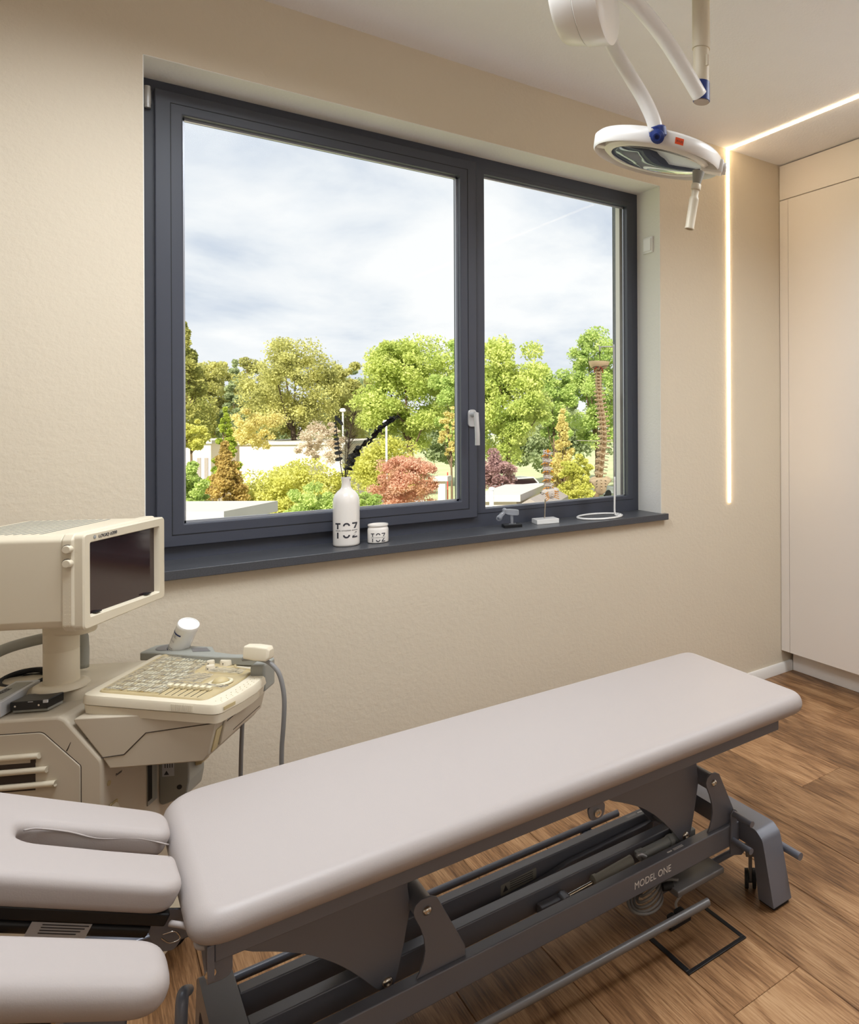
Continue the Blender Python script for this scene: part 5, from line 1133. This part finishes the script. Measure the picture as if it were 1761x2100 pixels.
for k, (px, dd, yt, hw_, m_) in enumerate(((200, 46, 690, 110, G2), (-60, 50, 700, 120, G1), (-400, 52, 680, 150, G3), (60, 34, 820, 60, G5))):
    TR('leafy_tree', ['olive tree outside the left edge of the window view', 'bright tree further left outside the view', 'fresh green tree far left outside the view', 'low yellow-green tree left outside the view'][k], px, dd, yt, 960, hw_, m_, n=7000, leaf_=.30, seed=70 + k, clumps=60)
for k, px in enumerate((50, -220, -520, -900)):
    TR('treeline', 'dark green distant treeline left of and outside the window view', px, 64, 800, 960, 150, G4, n=6000, leaf_=.5, seed=80 + k, clumps=50, trunk=False, group='distant trees outside the view')
# buildings
def block(name, label, cat, px0, px1, depth, ytop, ybot, deep, m, roof=None, parts=None):
    a, b = at(px0, depth, 0), at(px1, depth, 0); z0, z1 = max(ZG, zat(ybot, depth)), zat(ytop, depth); d = (b - a).normalized(); nrm = Vector((-d.y, d.x, 0)); nrm = nrm if nrm.dot(CF) > 0 else -nrm
    t = thing(name, label, cat, (a.x, a.y, z0)); F = lambda u, v, w_: a + d * u + nrm * v + Vector((0, 0, w_)); Ln = (b - a).length
    bm = B(); box(bm, 0, Ln, 0, deep, ZG, z1, F); obj('walls', bm, m, t)
    bm = B(); box(bm, -.12, Ln + .12, -.12, deep + .12, z1, z1 + .16, F); obj('roof_edge', bm, roof or ROOF_W, t)
    return t, F, Ln, z1
t, F, Ln, z1 = block('garden_building', 'long low white building behind the shrubs of the big pane', 'building', 484, 705, 38, 908, 1010, 5, WALL_W)
t, F, Ln, z1 = block('garden_building', 'small white flat-roofed building at the left edge of the big pane', 'building', 340, 432, 36, 905, 1010, 4, WALL_W)
for k in range(2):
    bm = B(); box(bm, Ln * (.70 + .16 * k), Ln * (.78 + .16 * k), -.03, .05, z1 - 1.9, z1 - .7, F); obj('window', bm, ROOF_G, t)
t, F, Ln, z1 = block('flat_roof_annex', 'flat gravel roof with pale brick parapet at the lower left of the glass', 'building', 250, 452, 10, 1066, 1200, 1.0, mat('pale_brick', srgb(222, 206, 190), .9, var=.1, vscale=6), parts=1)
for k in range(7):
    bm = B(); box(bm, Ln * (.40 + k * .085), Ln * (.40 + k * .085) + Ln * .070, -.05, .02, z1 - .24, z1 - .04, F); obj('parapet_brick', bm, WALL_W, t)
t, F, Ln, z1 = block('garage', 'low garage with a pale flat roof at the bottom of the small pane', 'building', 985, 1058, 17, 1026, 1100, 2.4, mat('garage_wall', srgb(214, 200, 186), .9), ROOF_W)
bm = B(); box(bm, Ln * .30, Ln * .95, -.04, .03, ZG, z1 - .25, F); obj('garage_door', bm, ROOF_G, t)
# gabled shed roof
a = at(1062, 16, 0); b = at(1112, 16, 0); d = (b - a).normalized(); nr = Vector((-d.y, d.x, 0)); nr = nr if nr.dot(CF) > 0 else -nr; zt_ = zat(1020, 16); ze = zat(1040, 16); F = lambda u, v, w_: a + d * u + nr * v + Vector((0, 0, w_)); Ln = (b - a).length
t = thing('garden_shed', 'small gabled shed roof at the bottom centre of the small pane', 'shed', (a.x, a.y, ZG))
bm = B(); prism(bm, [(-.1, ze), (Ln * .5, zt_), (Ln + .1, ze), (Ln + .1, ze - .1), (-.1, ze - .1)], lambda p, q, h: F(p, h, q), -.1, 2.4); obj('roof', bm, ROOF_G, t)
bm = B(); box(bm, 0, Ln, 0, 2.3, ZG, ze - .1, F); obj('walls', bm, WALL_W, t)
# flue on the roof close by
p = at(1007, 9, 0); t = thing('flue_pipe', 'white metal flue pipe with a cap at the lower left of the small pane', 'pipe', (p.x, p.y, ZG))
bm = B(); cyl(bm, Vector((p.x, p.y, ZG)), Vector((p.x, p.y, zat(1003, 9))), .026, n=18); obj('pipe', bm, 'white_trim', t, smooth=.8)
bm = B(); lathe(bm, [(.036, 0), (.036, .015), (.026, .034), (.0, .040)], (p.x, p.y, zat(1003, 9)), (0, 0, 1), 18); obj('cap', bm, 'white_trim', t, smooth=.8)
# street lamps and sign
for (px, d_, yt, lab) in ((792, 27, 868, 'white street lamp beside the leaning sprig'), (703, 32, 842, 'white street lamp behind the left sprig')):
    p = at(px, d_, 0); t = thing('street_lamp', lab, 'street lamp', (p.x, p.y, ZG)); z = zat(yt, d_)
    bm = B(); cyl(bm, Vector((p.x, p.y, ZG)), Vector((p.x, p.y, z)), .045, .035, 10); obj('mast', bm, 'white_trim', t, smooth=.8)
    bm = B(); lathe(bm, [(.05, 0), (.12, .04), (.13, .10), (.09, .16), (0, .18)], (p.x, p.y, z), (0, 0, 1), 14); obj('lamp_head', bm, 'white_trim', t, smooth=.8)
p = at(917, 25, 0); t = thing('red_pole', 'thin red pole at the lower right of the big pane', 'pole', (p.x, p.y, ZG)); bm = B(); cyl(bm, Vector((p.x, p.y, ZG)), Vector((p.x, p.y, zat(966, 25))), .020, n=8); obj('pole', bm, mat('red_paint', srgb(214, 70, 60), .5), t)
t, F, Ln, z1 = block('white_sign', 'white panel beside the red pole', 'sign', 897, 912, 24, 984, 1060, .15, WALL_W)
# cars: body, cabin, windows, wheels
def car(px, depth, ang, col, label, zb=ZG):
    c = at(px, depth, zb); t = thing('car', label, 'car', c); x = Vector((math.cos(ang), math.sin(ang), 0)); y = Vector((-x.y, x.x, 0))
    F = lambda u, q, h: c + x * u + y * h + Vector((0, 0, q)); cm = mat('car_paint', col, .3, metal=.3, coat=.6); gm = M['screen']
    bm = B(); prism(bm, roundpoly([(-2.1, .3), (2.1, .3), (2.12, .75), (1.2, .92), (-1.9, .95), (-2.1, .7)], .1), F, -.85, .85); obj('body', bm, cm, t, bevel=.05)
    bm = B(); prism(bm, roundpoly([(-1.8, .93), (1.05, .9), (.45, 1.42), (-1.3, 1.45)], .12), F, -.74, .74); obj('cabin', bm, cm, t, bevel=.04)
    for h in (-.755, .745):
        bm = B(); prism(bm, [(-1.55, .98), (.75, .98), (.38, 1.34), (-1.2, 1.36)], F, h, h + .01); obj('side_window', bm, gm, t)
    for u in (-1.3, 1.3):
        for h in (-.86, .72): bm = B(); cyl(bm, F(u, .31, h), F(u, .31, h + .14), .31, n=18); obj('wheel', bm, 'rubber', t, smooth=.8)
car(938, 36, .9, srgb(60, 66, 80), 'dark car parked behind the right edge of the big pane')
car(1262, 30, 1.35, srgb(190, 198, 212), 'silver car right of the sacrum of the hanging spine')
car(1200, 50, .2, srgb(170, 172, 178), 'grey car parked far off behind the hanging spine')
car(1070, 52, .2, srgb(225, 225, 225), 'white car parked far behind the forked trunk')
bm = B(); box(bm, 0, 9, 0, 30, ZG, ZG + .02, lambda a_, b_, c_: at(905, 24, 0) + Vector((a_, b_, c_))); g2 = struct('path', bm, asph); g2['label'] = 'grey yard surface'
# power line
bm = B(); tube(bm, [at(1180, 44, zat(902, 44)), at(1235, 44, zat(903, 44)), at(1300, 44, zat(897, 44))], .02, 5, 4); tag(obj('overhead_wire', bm, ROOF_G), 'thin overhead wire crossing behind the hanging spine', 'wire')
